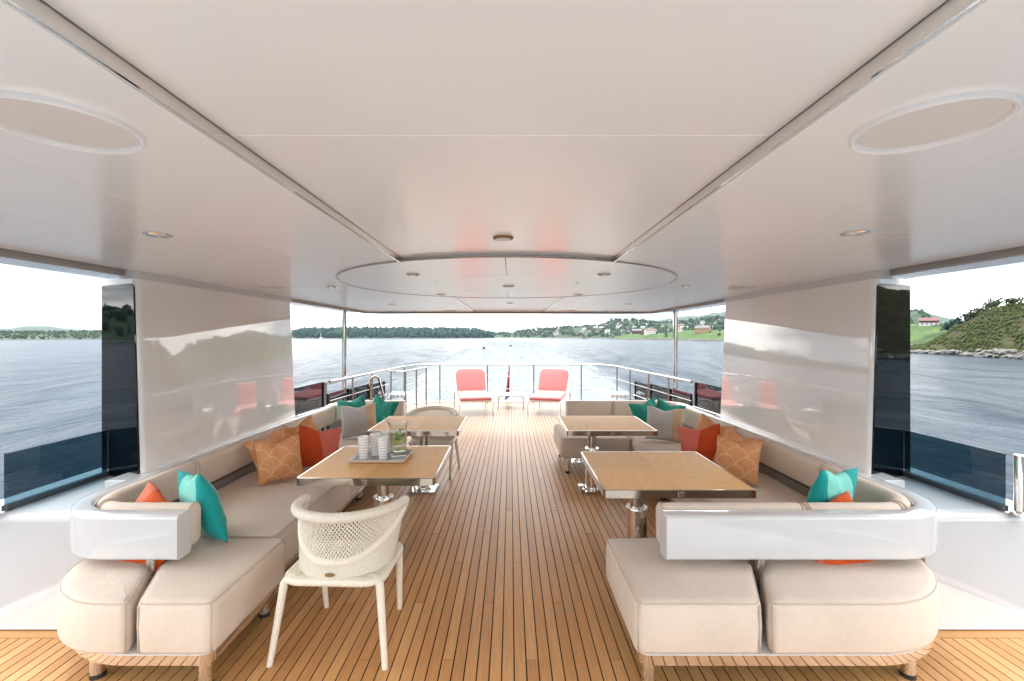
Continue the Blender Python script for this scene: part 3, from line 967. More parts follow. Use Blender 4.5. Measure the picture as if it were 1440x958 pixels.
def sofa(sx, off, near_in, far_in, label):
    s = thing('sofa', label, 'sofa', (0, 0, 0))
    XO, XI, Y0, YB = 2.33, (1.44 if sx > 0 else 1.36), 2.08, 2.78
    YF0, YF1 = 5.44, 6.36
    Pm = lambda pts: mirror(pts, sx, off)
    # ---- seat cushions (plan outlines for the +x sofa)
    sl = (XO+near_in)*0.0
    slot_f = 1.165 if sx > 0 else 1.655   # where the slot for the post opens at the front
    slot_b = 1.325 if sx > 0 else 1.835
    for qx, qy in ((near_in+0.013, Y0+0.013), (slot_f-0.024, Y0+0.004), (slot_f+0.036, Y0+0.004), (near_in+0.013, YB-0.013)):
        MB().tube([(sx*qx+off, qy, 0.197), (sx*qx+off, qy, 0.416)], 0.004, 6).build('seam_piping', 'piping_linen', s, 180)
    A = round_poly([(near_in, Y0), (slot_f-0.014, Y0), (slot_b-0.030, 2.43), (slot_b-0.014, YB), (near_in+0.0, YB)], [0.05, 0.07, 0.03, 0.03, 0.05], 5)
    seat_block(s, Pm(A))
    B = round_poly([(slot_f+0.015, Y0), (2.29, Y0), (2.29, YB), (slot_b+0.014+(0.155 if sx > 0 else 0.17), YB)], [0.03, 0.58 if sx > 0 else 0.50, 0.03, 0.03], 5)
    seat_block(s, Pm(B))
    inner = XI
    segs = [(YB+0.006, 4.12), (4.126, YF0-0.006)]
    for a, b in segs:
        seat_block(s, Pm(round_poly([(inner, a), (2.28, a), (2.28, b), (inner, b)], 0.05, 5)))
    if sx > 0:
        seat_block(s, Pm(round_poly([(inner+0.003, YF0), (2.28, YF0), (2.28, YF1), (inner+0.003, YF1)], [0.05, 0.03, 0.4, 0.03], 5)))
        seat_block(s, Pm(round_poly([(far_in, YF0), (inner-0.003, YF0), (inner-0.003, YF1), (far_in, YF1)], 0.05, 5)))
    else:
        seat_block(s, Pm(round_poly([(inner, YF0), (2.28, YF0), (2.28, YF1), (inner, YF1)], [0.05, 0.03, 0.4, 0.05], 5)))
    # ---- polished plinth band under the seats
    def band(out, name='plinth_band'):
        o = Pm(out)
        MB().prism(inset(o, 0.012), 0.135, 0.186).build(name, 'chrome', s, 30)
        MB().prism(inset(o, 0.006), 0.186, 0.1915).build('plinth_board', 'white_gloss', s, 30)
    band(round_poly([(near_in+0.005, Y0), (2.28, Y0), (2.28, YB), (near_in+0.005, YB)], [0.06, 0.58, 0.02, 0.06], 6))
    band(round_poly([(inner+0.02, YB+0.01), (2.28, YB+0.01), (2.28, YF0-0.01), (inner+0.02, YF0-0.01)], 0.02, 4))
    band(round_poly([((far_in if sx > 0 else inner)+0.02, YF0), (2.28, YF0), (2.28, YF1), ((far_in if sx > 0 else inner)+0.02, YF1)], [0.05, 0.02, 0.4, 0.05], 6))
    L = [(near_in+0.075, Y0+0.07), (1.93, Y0+0.13), (near_in+0.09 if sx < 0 else 1.10, YB-0.09), (inner+0.10, 3.5), (inner+0.10, 4.6), (inner+0.1, 5.3), (2.1, 4.6)]
    if sx > 0: L += [(far_in+0.09, YF0+0.07), (far_in+0.09, YF1-0.1)]
    else: L += [(inner+0.1, YF1-0.1)]
    for x, y in L: leg(s, sx*x+off, y)
    # ---- back: white shell, upholstered pads
    bar_in = 0.81 if sx > 0 else 1.655
    far_end = 0.80 if sx > 0 else 1.46
    yb = 2.465; rad = 0.28; yfar = 6.56
    path = [(bar_in, yb), (XO-rad, yb)] + arc_pts(XO-rad, yb+rad, rad, -90, 0, 14)[1:] + [(XO, yfar-rad)] + arc_pts(XO-rad, yfar-rad, rad, 0, 90, 14)[1:] + [(far_end, yfar)]
    T = lambda p: (sx*p[0]+off, p[1])
    pth = [T(p) for p in path]
    flip = (lambda prof: prof) if sx > 0 else (lambda prof: [(-a, b) for a, b in prof][::-1])
    s_all = length(path)
    # near bar, corner and near part of the ledge; the rest of the shell runs on as ledge
    sA = arc_at(path, lambda p: p.y > 2.9)
    o = sweep(cut_path(pth, 0, s_all), flip(SHELL)).build('back_shell', 'white_gloss', s, 35)
    # ledge that fills the way to the wall
    MB().box(*sorted((sx*2.398+off, sx*2.56+off)), 2.95, 5.40, 0.655, 0.7135, 0.006, 2).build('back_ledge', 'white_gloss', s)
    cuts = [0.0]
    if sx > 0:
        cuts += [arc_at(path, lambda p: p.x > 1.60), arc_at(path, lambda p: p.x > 2.17), arc_at(path, lambda p: p.y > 3.25), arc_at(path, lambda p: p.y > 4.6), arc_at(path, lambda p: p.y > 5.95)]
        sF = arc_at(path, lambda p: p.y > 6.4)
        cuts += [arc_at(path, lambda p: p.y > 6.5), arc_at(path, lambda p: p.y > 6.5 and p.x < 1.48)]
    else:
        cuts += [arc_at(path, lambda p: p.x > 2.22), arc_at(path, lambda p: p.y > 3.35), arc_at(path, lambda p: p.y > 4.65), arc_at(path, lambda p: p.y > 5.98), arc_at(path, lambda p: p.y > 6.5)]
    cuts.append(s_all)
    for a, b in zip(cuts[:-1], cuts[1:]):
        if b-a < 0.05: continue
        bp = sweep(cut_path(pth, a+0.002, b-0.002), flip(BACK), 0.035).build('back_cushion', 'linen', s, 60)
        # piping round the visible seam end
        P2 = cut_path(pth, a+0.02, b-0.02); N2 = path_normals(P2)
        for idx in (0, -1):
            ring = [(P2[idx].x+N2[idx].x*o_*(1 if sx > 0 else 1), P2[idx].y+N2[idx].y*o_, z_) for o_, z_ in flip(BACK)]
            MB().tube(ring, 0.004, 6, closed=True).build('piping', 'piping_linen', bp, 180)
    # dark recess board under the back pads along the wall
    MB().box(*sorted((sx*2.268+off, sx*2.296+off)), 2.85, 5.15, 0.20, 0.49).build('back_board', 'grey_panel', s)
    for y in (2.98, 4.05, 5.1, 5.75):
        MB().tube([(sx*2.335+off, y, 0.15), (sx*2.335+off, y, 0.49)], 0.02, 14).build('back_post', 'chrome', s, 40)
    for x in ((1.0, 1.7) if sx > 0 else (1.6,)):
        MB().tube([(sx*x+off, 6.60, 0.0), (sx*x+off, 6.60, 0.49)], 0.02, 14).build('back_post', 'chrome', s, 40)
    # post of the floating near bar
    px = 1.335 if sx > 0 else 1.845
    MB().tube([(sx*px+off, 2.43, 0.17), (sx*px+off, 2.43, 0.484)], 0.024, 18).build('bar_post', 'chrome', s, 40)
    return s

sofa(1, 0.0, 0.575, 0.60, 'long beige U-shaped sofa with white bar ends wrapped round two bare tables')
sofa(-1, -0.075, 1.29, 1.44, 'beige sofa with rounded white bar end beside the wicker chairs')

# ================================================================== tables
def table(label, x0, x1, y0, y1, col_dx, group, first=None):
    W, D = x1-x0, y1-y0
    t_ = thing('table', label, 'table', ((x0+x1)/2, (y0+y1)/2, 0), 0, group)
    zt = 0.72
    # chrome apron ring
    outer = round_poly([(-W/2, -D/2), (W/2, -D/2), (W/2, D/2), (-W/2, D/2)], 0.022, 5)
    inn = inset(outer, 0.010)
    n_ = len(outer); v = []; f = []
    prof = [(outer, zt-0.050), (outer, zt-0.003), (inset(outer, 0.003), zt), (inn, zt), (inn, zt-0.050)]
    for o_, z in prof: v += [(x, y, z) for x, y in o_]
    for i in range(len(prof)):
        j = (i+1) % len(prof)
        for k in range(n_):
            k2 = (k+1) % n_
            f.append((i*n_+k, i*n_+k2, j*n_+k2, j*n_+k))
    MB().add(v, f).build('table_rim', 'table_steel', t_, 40)
    # four veneered quarters, grain turned by a quarter in alternate ones
    w2, d2 = W/2-0.0105, D/2-0.0105
    for k, (qx, qy) in enumerate(((-1, -1), (1, -1), (1, 1), (-1, 1))):
        a, b = w2/2-0.0004, d2/2-0.0004
        turn = k in (1, 3)
        mb = MB().box(*((-b, b, -a, a) if turn else (-a, a, -b, b)), -0.012, 0.0)
        q = mb.build('teak_quarter', 'table_wood', t_, loc=(qx*w2/2, qy*d2/2, zt-0.0008-0.0002*k))
        if turn: q.rotation_euler = (0, 0, R(90))
        md = q.data
    MB().box(-W/2+0.013, W/2-0.013, -D/2+0.013, D/2-0.013, zt-0.040, zt-0.016).build('under_tray', 'grey_panel', t_)
    MB().box(col_dx-0.2, col_dx+0.2, -0.2, 0.2, zt-0.062, zt-0.042, 0.004, 1).build('mounting_plate', 'brushed_steel', t_)
    MB().tube([(col_dx, 0, 0.40), (col_dx, 0, zt-0.06)], 0.047, 28).build('upper_tube', 'brushed_steel', t_, 40)
    MB().tube([(col_dx, 0, 0.03), (col_dx, 0, 0.435)], 0.070, 32).build('lower_tube', 'chrome', t_, 40)
    cl = MB().lathe([(0.048, 0.452), (0.072, 0.452), (0.075, 0.447), (0.075, 0.434), (0.0705, 0.430)], 32, col_dx, 0).build('collar', 'chrome', t_, 40)
    MB().tube([(col_dx+0.02, -0.076, 0.435), (col_dx+0.02, -0.076, 0.40)], 0.012, 10).build('collar_latch', 'chrome', cl, 40)
    MB().box(col_dx-0.135, col_dx+0.135, -0.135, 0.135, 0.002, 0.022, 0.004, 2).build('base_plate', 'chrome', t_)
    MB().lathe([(0.10, 0.022), (0.10, 0.03), (0.072, 0.035)], 28, col_dx, 0).build('base_flange', 'chrome', t_, 40)
    MB().box(-0.02+W*0.0, 0.02, -D/2-0.006, -D/2+0.02, zt-0.052, zt-0.012, 0.003, 1).build('leaf_latch', 'brushed_steel', t_)
    return t_
tg = 'square teak tables with polished rims'
table('square teak table carrying the tray with the jug', -1.41, -0.50, 2.98, 3.86, 0.0, tg)
table('square teak table between the jug table and the far wicker chair', -1.41, -0.51, 4.46, 5.31, 0.03, tg)
table('square bare teak table beside the white bar end of the U-shaped sofa', 0.565, 1.495, 2.75, 3.67, -0.14, tg)
table('square bare teak table at the stern end of the U-shaped sofa', 0.555, 1.45, 4.47, 5.31, -0.13, tg)

# ================================================================== wicker chairs
def make_chair(label, group):
    c = thing('wicker_chair', label, 'chair', (0, 0, 0), 0, group)
    A = R(93)
    N = 72
    def top(a):
        return Vector((0.290*math.sin(a), 0.12-0.36*math.cos(a), 0.742-0.040*(abs(a)/A)**2.0))
    def low(a):
        t_ = abs(a)/A
        return Vector(((0.245+0.05*t_**2)*math.sin(a), 0.11-0.315*math.cos(a)+0.01, 0.495+0.210*t_**2.3))
    def seatp(a):
        return Vector((0.245*math.sin(a), 0.04-0.235*math.cos(a), 0.425))
    As = [-A+2*A*i/N for i in range(N+1)]
    # closed loop: top rim out, lower rim back
    loop = [top(a) for a in As]
    e = loop[-1]
    loop += [low(a) for a in As[::-1]][1:-1]
    MB().tube(loop[:N+1], 0.026, 12, wrap=0.05).build('back_rim', 'resin_weave', c, 180)
    MB().tube([low(a) for a in As], 0.021, 12, wrap=0.05).build('back_rim', 'resin_weave', c, 180)
    # open lattice between the rims: two families of diagonal strands
    lat = MB()
    def surf(a, w):
        p = low(a).lerp(top(a), w)
        bul = 0.012*math.sin(PI*w)
        return p+Vector((math.sin(a), -math.cos(a), 0))*(-bul)
    hgt = 0.25; arc = 0.33*2*A
    K = 46
    for fam in (1, -1):
        for k in range(-11, K+11):
            a0 = -A+2*A*k/K
            pts = []
            for j in range(15):
                w = j/14
                a = a0+fam*w*2*A*9/K
                if -A*0.96 < a < A*0.96:
                    q = surf(a, w)
                    out = Vector((math.sin(a), -math.cos(a), 0))
                    pts.append(q+out*(0.0022*fam*(1 if (j+k) % 2 else -1)))
            if len(pts) > 2: lat.tube(pts, 0.0040, 5, cap=False)
    lat.build('back_lattice', 'resin_weave', c, 180)
    # closed woven skirt from the lower rim down to the seat
    v = []; f = []
    rows = 7
    Bs = [-R(84)+2*R(84)*i/48 for i in range(49)]
    for j in range(rows+1):
        for a in Bs:
            w = j/rows
            p = low(a).lerp(seatp(a), w)
            p.z = low(a).z + (0.405-low(a).z)*w
            v.append(p)
    n_ = len(Bs)
    for j in range(rows):
        for i in range(n_-1):
            f.append((j*n_+i, j*n_+i+1, (j+1)*n_+i+1, (j+1)*n_+i))
    sk = MB().add(v, f)
    so = sk.build('back_skirt', 'resin_closed', c, 180)
    so.modifiers.new('thick', 'SOLIDIFY').thickness = 0.014
    bd = MB()
    ring = [(0.026*math.cos(2*PI*k/20), 0.0, 0.010*math.sin(2*PI*k/20)) for k in range(20)]
    bv = [(x, -0.002, z) for x, _, z in ring]+[(x*0.9, -0.006, z*0.9) for x, _, z in ring]
    bf = [(k, (k+1) % 20, 20+(k+1) % 20, 20+k) for k in range(20)]+[tuple(range(20, 40))]
    bd.add(bv, bf).build('maker_badge', 'bronze', so, 40, (0, -0.213, 0.445))
    # seat and frame
    out = round_poly([(-0.255, -0.205), (0.255, -0.205), (0.25, 0.225), (-0.25, 0.225)], [0.09, 0.09, 0.06, 0.06], 6)
    mb, _ = cushion(out, 0.388, 0.425, 0.016, -0.012, 0.0)
    mb.build('seat', 'resin_closed', c, 60)
    MB().tube([(x, y, 0.402) for x, y in [tuple(p) for p in resample(out+[out[0]], 0.016)][:-1]], 0.019, 10, closed=True, wrap=0.04).build('seat_frame', 'resin_weave', c, 180)
    for (xt, yt, xb, yb) in ((-0.245, -0.185, -0.292, -0.245), (0.245, -0.185, 0.292, -0.245), (-0.238, 0.20, -0.225, 0.255), (0.238, 0.20, 0.225, 0.255)):
        P0 = Vector((xt, yt, 0.405)); P1 = Vector((xb, yb, 0.0))
        pts = [P0*0.7+Vector((0, 0.0, 0.405))*0.3+Vector((0, 0, -0.13*0.9))]
        pts = [P0.lerp(P1, k/40) for k in range(41)]
        # short shoulder into the frame
        sh = [Vector((xt*0.72, yt*0.8, 0.405)), Vector((xt*0.90, yt*0.93, 0.405))]
        pts = sh+[P0+Vector((0, 0, -0.012))]+pts[2:]
        MB().tube(pts, [0.021]*4+[0.021-0.006*k/(len(pts)-5) for k in range(len(pts)-4)], 12, wrap=0.035).build('leg', 'resin_weave', c, 180)
    return c
cg = 'cream wicker armchairs'
ch1 = make_chair('cream wicker armchair seen from behind at the jug table', cg)
ch1.location = (-0.905, 2.51, 0); ch1.rotation_euler = (0, 0, R(-2))
ch2 = dup(ch1, 'cream wicker armchair facing us behind the second teak table', (-0.935, 5.52, 0), R(182), cg)

# ================================================================== coral loungers
def make_lounger(label, group):
    c = thing('lounge_chair', label, 'lounge chair', (0, 0, 0), 0, group)
    def slab(w, d, th, r, name, mat, m4):
        out = round_poly([(-w/2, -d/2), (w/2, -d/2), (w/2, d/2), (-w/2, d/2)], r, 5)
        mb, pipe = cushion(out, 0, th, 0.03, 0.012, 0.004)
        mb.xf(m4)
        o = mb.build(name, mat, c, 60)
        return o
    ms = Matrix.Translation((0, 0.02, 0.315)) @ Matrix.Rotation(R(6), 4, 'X')
    slab(0.68, 0.74, 0.085, [0.05]*4, 'seat_cushion', 'coral_fabric', ms)
    mbk = Matrix.Translation((0, 0.60, 0.62)) @ Matrix.Rotation(R(62), 4, 'X')
    slab(0.68, 0.58, 0.08, [0.03, 0.03, 0.13, 0.13], 'back_cushion', 'coral_fabric', mbk)
    for sx in (1, -1):
        x = sx*0.35
        # front leg, side rail and rear leg in one bent tube
        MB().tube([(x, -0.40, 0.0), (x, -0.385, 0.24), (x, -0.37, 0.275), (x, -0.33, 0.290), (x, 0.10, 0.315), (x, 0.40, 0.36), (x, 0.62, 0.385), (x*1.02, 0.68, 0.37), (x*1.03, 0.72, 0.33), (x*1.04, 0.76, 0.0)], 0.0155, 10).build('side_frame', 'frame_taupe', c, 60)
        MB().tube([(x*0.96, 0.38, 0.36), (x*0.96, 0.745, 0.90)], 0.014, 10).build('back_frame', 'frame_taupe', c, 60)
    for y, z in ((-0.345, 0.287), (0.08, 0.312), (0.40, 0.355)):
        MB().tube([(-0.35, y, z), (0.35, y, z)], 0.013, 10).build('cross_bar', 'frame_taupe', c, 60)
    MB().tube([(-0.336, 0.735, 0.885), (0, 0.745, 0.90), (0.336, 0.735, 0.885)], 0.014, 10).build('cross_bar', 'frame_taupe', c, 60)
    return c
lg = 'coral lounge chairs on the stern deck'
l1 = make_lounger('coral cushioned lounge chair on the stern deck, on the stairwell side', lg)
l1.location = (-0.79, 9.85, 0); l1.rotation_euler = (0, 0, R(12))
dup(l1, 'coral cushioned lounge chair on the stern deck, behind the U-shaped sofa', (0.81, 9.85, 0), R(-17), lg)
st = thing('side_table', 'small pale side table between the two coral loungers', 'side table', (0.01, 10.55, 0))
MB().tube([(-0.3, -0.2, 0.0), (-0.29, -0.2, 0.25), (-0.27, -0.2, 0.285), (-0.22, -0.2, 0.295), (0.22, -0.2, 0.295), (0.27, -0.2, 0.285), (0.29, -0.2, 0.25), (0.3, -0.2, 0.0)], 0.015, 10).build('leg_frame', 'frame_taupe', st, 60)
MB().tube([(-0.3, 0.2, 0.0), (-0.29, 0.2, 0.25), (-0.27, 0.2, 0.285), (-0.22, 0.2, 0.295), (0.22, 0.2, 0.295), (0.27, 0.2, 0.285), (0.29, 0.2, 0.25), (0.3, 0.2, 0.0)], 0.015, 10).build('leg_frame', 'frame_taupe', st, 60)
MB().box(-0.28, 0.28, -0.24, 0.24, 0.288, 0.312, 0.006, 2).build('table_top', 'frame_taupe', st)

# ================================================================== pillows
def pillow(x, y, z, yaw, lean, roll, w, h, matl, label, group, t_=0.16, chop=0.036, flipx=False):
    n_ = 26; v = []; f = []
    sd_ = random.random()*50
    for side in (1, -1):
        for j in range(n_+1):
            for i in range(n_+1):
                u = -1+2*i/n_; w_ = -1+2*j/n_
                px = u*w/2*(1-0.06*(1-w_*w_)*abs(u)**2*1.0)
                py = w_*h/2*(1-0.06*(1-u*u)*abs(w_)**2)
                prof = (max(0, 1-u*u)**0.55)*(max(0, 1-w_*w_)**0.55)
                # dented top edge
                k = chop*math.exp(-(u/0.42)**2)*max(0, (w_+0.3)/1.3)**2
                py -= k
                th = t_/2*prof*(1-0.35*math.exp(-(u/0.25)**2)*max(0, w_)**1.5)
                nn = mnoise.noise(Vector((u*1.6+sd_, w_*1.6, side*3.0)))
                th *= 1+0.22*nn
                th += 0.006*prof*mnoise.noise(Vector((u*4+sd_, w_*4, side)))
                v.append((px, py, side*th+0.001*side*(1 if prof > 0 else 0)))
    m_ = (n_+1)**2
    for side in (0, 1):
        for j in range(n_):
            for i in range(n_):
                a = side*m_+j*(n_+1)+i
                q = (a, a+1, a+n_+2, a+n_+1)
                f.append(q if side == 0 else q[::-1])
    bm = bmesh.new()
    bv = [bm.verts.new(p) for p in v]
    for q in f: bm.faces.new([bv[i] for i in q])
    bmesh.ops.remove_doubles(bm, verts=bm.verts[:], dist=0.0005)
    me = bpy.data.meshes.new('pillow'); bm.to_mesh(me); bm.free()
    o = link('pillow', me, matl, None, 180)
    th_, L = R(yaw), R(lean)
    nrm = Vector((math.cos(th_)*math.cos(L), math.sin(th_)*math.cos(L), math.sin(L)))
    up = Vector((-math.cos(th_)*math.sin(L), -math.sin(th_)*math.sin(L), math.cos(L)))
    rot = Matrix.Rotation(R(roll), 3, nrm)
    up = rot @ up
    xa = up.cross(nrm)
    if flipx: xa, nrm = -xa, -nrm
    mt = Matrix((xa, up, nrm)).transposed().to_4x4()
    mt.translation = Vector((x, y, z))
    o.matrix_world = mt
    # piping seam round the edge
    return tag(o, label, 'pillow', group)
pg1 = 'pillows on the sofa beside the wicker chairs'
pg2 = 'pillows on the U-shaped sofa'
S = 0.43
# sofa beside the wicker chairs
pillow(-1.86, 2.74, 0.635, 52, 16, -8, 0.44, 0.44, 'pillow_aqua', 'aqua pillow with teal corners leaning on the rounded bar end by the wicker chair', pg1, flipx=False)
pillow(-2.03, 2.555, 0.555, 78, -26, 16, 0.42, 0.44, 'pillow_orange', 'deep orange pillow half hidden behind the rounded bar end', pg1, 0.12)
pillow(-1.93, 3.80, 0.625, -58, 20, 4, 0.345, 0.36, 'pillow_scallop', 'peach scallop-pattern pillow in front of its twin near the jug table', pg1)
pillow(-2.11, 4.02, 0.62, -40, 22, 14, 0.345, 0.36, 'pillow_scallop', 'peach scallop pillow tucked behind the fully visible one near the jug table', pg1)
pillow(-1.80, 4.26, 0.615, -60, 24, -10, 0.385, 0.39, 'pillow_coral', 'burnt orange and coral pillow showing behind the jug table edge', pg1)
pillow(-2.08, 4.55, 0.63, -50, 22, 20, 0.36, 0.36, 'pillow_scallop', 'peach scallop pillow behind the burnt orange one on the jug side', pg1)
pillow(-1.83, 5.50, 0.635, -68, 20, 3, 0.42, 0.40, 'pillow_grey', 'grey pillow with a tan end leaning by the jug-side stern corner', pg1)
pillow(-2.06, 5.98, 0.66, -55, 18, 8, 0.37, 0.37, 'pillow_green', 'green pillow mostly hidden behind the grey one on the jug side', pg1)
pillow(-1.70, 6.02, 0.655, -100, 18, -16, 0.37, 0.37, 'pillow_green', 'green pillow beside the grey one, next to the second teak table', pg1)
# U-shaped sofa
pillow(1.96, 2.80, 0.635, 118, 14, 6, 0.44, 0.44, 'pillow_aqua', 'teal pillow peeking over the white bar of the U-shaped sofa', pg2, flipx=True)
pillow(1.82, 2.535, 0.535, 100, -27, -7, 0.42, 0.42, 'pillow_orange', 'orange pillow showing only under the white bar of the U-shaped sofa', pg2, 0.12)
pillow(1.88, 3.78, 0.625, -122, 20, -4, 0.345, 0.36, 'pillow_scallop', 'peach scallop pillow standing foremost by the U-shaped sofa table', pg2)
pillow(2.02, 4.06, 0.625, -138, 22, -14, 0.345, 0.36, 'pillow_scallop', 'peach scallop pillow between the foremost one and the red orange one on the U-shaped sofa', pg2)
pillow(1.80, 4.30, 0.62, -118, 24, 10, 0.385, 0.39, 'pillow_coral', 'red orange and coral pillow behind the bare table of the U-shaped sofa', pg2, flipx=True)
pillow(2.02, 4.60, 0.635, -130, 22, -20, 0.36, 0.36, 'pillow_scallop', 'peach scallop pillow behind the red orange one on the U-shaped sofa', pg2)
pillow(1.80, 5.32, 0.625, -108, 20, -3, 0.42, 0.40, 'pillow_grey', 'grey pillow with a tan end in the stern corner of the U-shaped sofa', pg2)
pillow(1.74, 5.85, 0.645, -82, 18, 12, 0.37, 0.37, 'pillow_green', 'green pillow behind the grey one, nearer the stern table of the U-shaped sofa', pg2)
pillow(2.00, 5.80, 0.64, -125, 18, -12, 0.37, 0.37, 'pillow_green', 'green pillow tip behind the grey one, in the corner of the U-shaped sofa', pg2)

# ================================================================== tray, tumblers, jug
TZ = 0.7198
tr = thing('serving_tray', 'square grey serving tray with pale rim on the teak table', 'tray', (-0.985, 3.48, TZ))
tw, td = 0.43, 0.34
o1 = round_poly([(-tw/2, -td/2), (tw/2, -td/2), (tw/2, td/2), (-tw/2, td/2)], 0.03, 5)
n_ = len(o1); v = []; f = []
for oo, z in ((inset(o1, 0.02), 0.001), (inset(o1, 0.004), 0.012), (o1, 0.024), (inset(o1, 0.004), 0.027), (inset(o1, 0.010), 0.022), (inset(o1, 0.022), 0.0085)):
    v += [(x, y, z) for x, y in oo]
for i in range(5):
    for k in range(n_):
        k2 = (k+1) % n_
        f.append((i*n_+k, i*n_+k2, (i+1)*n_+k2, (i+1)*n_+k))
f.append(tuple(range(n_-1, -1, -1)))
MB().add(v, f).build('tray_rim', 'frame_taupe', tr, 50)
MB().prism(inset(o1, 0.0205), 0.0035, 0.0095).build('tray_floor', 'tray_leather', tr)
cups = [(-1.105, 3.42, 'white patterned tumbler at the tray corner away from the jug'), (-0.955, 3.41, 'white patterned tumbler standing right in front of the jug spout'),
        (-1.045, 3.52, 'white patterned tumbler behind the front two on the tray'), (-0.985, 3.60, 'white patterned tumbler at the back of the tray, mostly hidden')]
cup0 = None
for (x, y, lab) in cups:
    if cup0 is None:
        cup0 = thing('tumbler', lab, 'tumbler', (x, y, TZ+0.0098), 0, 'white patterned tumblers')
        MB().lathe([(0.0, 0.0), (0.030, 0.0), (0.032, 0.003), (0.0415, 0.165), (0.0405, 0.168), (0.039, 0.165), (0.030, 0.008), (0.0, 0.007)], 36).build('cup', 'tumbler_print', cup0, 50)
    else:
        dup(cup0, lab.replace('right in front', 'just in front'), (x, y, TZ+0.0098), random.random()*6)
jg = thing('jug', 'clear glass jug of lemon and mint water on the tray', 'jug', (-0.86, 3.50, TZ+0.0098))
prof_o = [(0.0, 0.0), (0.056, 0.0), (0.060, 0.004), (0.060, 0.03), (0.058, 0.05), (0.061, 0.12), (0.064, 0.19), (0.063, 0.215), (0.068, 0.25), (0.076, 0.275)]
prof_i = [(0.0735, 0.276), (0.0655, 0.25), (0.0605, 0.215), (0.0615, 0.19), (0.0585, 0.12), (0.0555, 0.055), (0.050, 0.040), (0.0, 0.038)]
jb = MB().lathe(prof_o+prof_i, 48)
def spout(p):
    x, y, z = p
    k = max(0, (z-0.20)/0.076)
    a = math.atan2(y, x)
    q = math.exp(-((abs(a)-PI)/0.35)**2)*k
    return (x*(1+0.55*q), y*(1-0.2*q), z+0.03*q-0.012*k*(1-q))
jb.v = [spout(p) for p in jb.v]
jb.build('glass_body', 'clear_glass', jg, 60)
MB().tube([(0.062, 0, 0.235), (0.085, 0, 0.248), (0.105, 0, 0.235), (0.112, 0, 0.20), (0.105, 0, 0.15), (0.085, 0, 0.105), (0.060, 0, 0.085)], [0.009, 0.008, 0.008, 0.008, 0.008, 0.008, 0.009], 12).build('handle', 'clear_glass', jg, 180)
MB().lathe([(0.0, 0.0395), (0.049, 0.0405), (0.0545, 0.055), (0.0572, 0.12), (0.0600, 0.185), (0.0, 0.185)], 40).build('water', 'drink', jg, 50)
lemon = MB().lathe([(0.0, 0.0), (0.022, 0.0), (0.024, 0.003), (0.022, 0.006), (0.0, 0.006)], 20)
for k in range(10):
    m4 = Matrix.Translation((random.uniform(-.028, .028), random.uniform(-.03, .03), random.uniform(.10, .178))) @ Matrix.Rotation(random.uniform(-1.2, 1.2), 4, 'X') @ Matrix.Rotation(random.uniform(-1.2, 1.2), 4, 'Y')
    q = MB().add(lemon.v, lemon.f).xf(m4).build('lemon_slice', 'lemon', jg, 50)
for k in range(34):
    L_ = random.uniform(0.02, 0.034); W_ = L_*0.32
    v = [(0, 0, 0), (L_*0.35, W_, 0.004), (L_*0.8, W_*0.7, 0.002), (L_, 0, -0.003), (L_*0.8, -W_*0.7, 0.002), (L_*0.35, -W_, 0.004), (L_*0.5, 0, -0.002)]
    f = [(0, 1, 6), (1, 2, 6), (2, 3, 6), (3, 4, 6), (4, 5, 6), (5, 0, 6)]
    m4 = Matrix.Translation((random.uniform(-.02, .02), random.uniform(-.032, .028), random.uniform(.13, .192))) @ Matrix.Rotation(random.uniform(0, 6.28), 4, 'Z') @ Matrix.Rotation(random.uniform(-0.9, 0.9), 4, 'Y')
    MB().add(v, f).xf(m4).build('mint_leaf', 'mint', jg)

# ================================================================== SEA
WZ = -5.35                     # water level under the deck
def smooth(a, b, x):
    t_ = np.clip((x-a)/(b-a), 0, 1)
    return t_*t_*(3-2*t_)
def fbm2(x, y, sc_, seed=0.0, octv=4):
    out = np.zeros_like(x); amp = 1.0; tot = 0
    r_ = np.random.default_rng(int(seed*10)+3)
    for o in range(octv):
        f = sc_*2**o
        for q in range(4):
            a = r_.uniform(0, 2*PI); ph = r_.uniform(0, 2*PI)
            out += amp*np.sin((x*math.cos(a)+y*math.sin(a))*f*r_.uniform(0.7, 1.3)+ph+1.3*np.sin((y*math.cos(a)-x*math.sin(a))*f*0.7+ph*2))/4
        tot += amp; amp *= 0.55
    return out/tot
NR, NA = 440, 560
rad = 5.0*np.exp(np.linspace(0, math.log(9000/5.0), NR))
ang = np.linspace(-PI, PI, NA, endpoint=False)
# denser fan astern, where the picture looks
ang = ang - 0.62*np.sin(ang)
Rg, Ag = np.meshgrid(rad, ang, indexing='ij')
X = Rg*np.sin(Ag); Y = Rg*np.cos(Ag)
ax = np.abs(X)
yy = np.maximum(Y, 0)
w_tr = 5.5+15*(1-np.exp(-yy/75))+0.030*yy
edge_n = fbm2(X, Y, 0.05, 1)*0.22+fbm2(X, Y, 0.17, 2)*0.10
foam = (1-smooth(0.70, 1.12, ax/(w_tr*(1+edge_n))))*smooth(4, 12, Y)*np.exp(-yy/1500)*(0.62+0.38*np.exp(-yy/160))
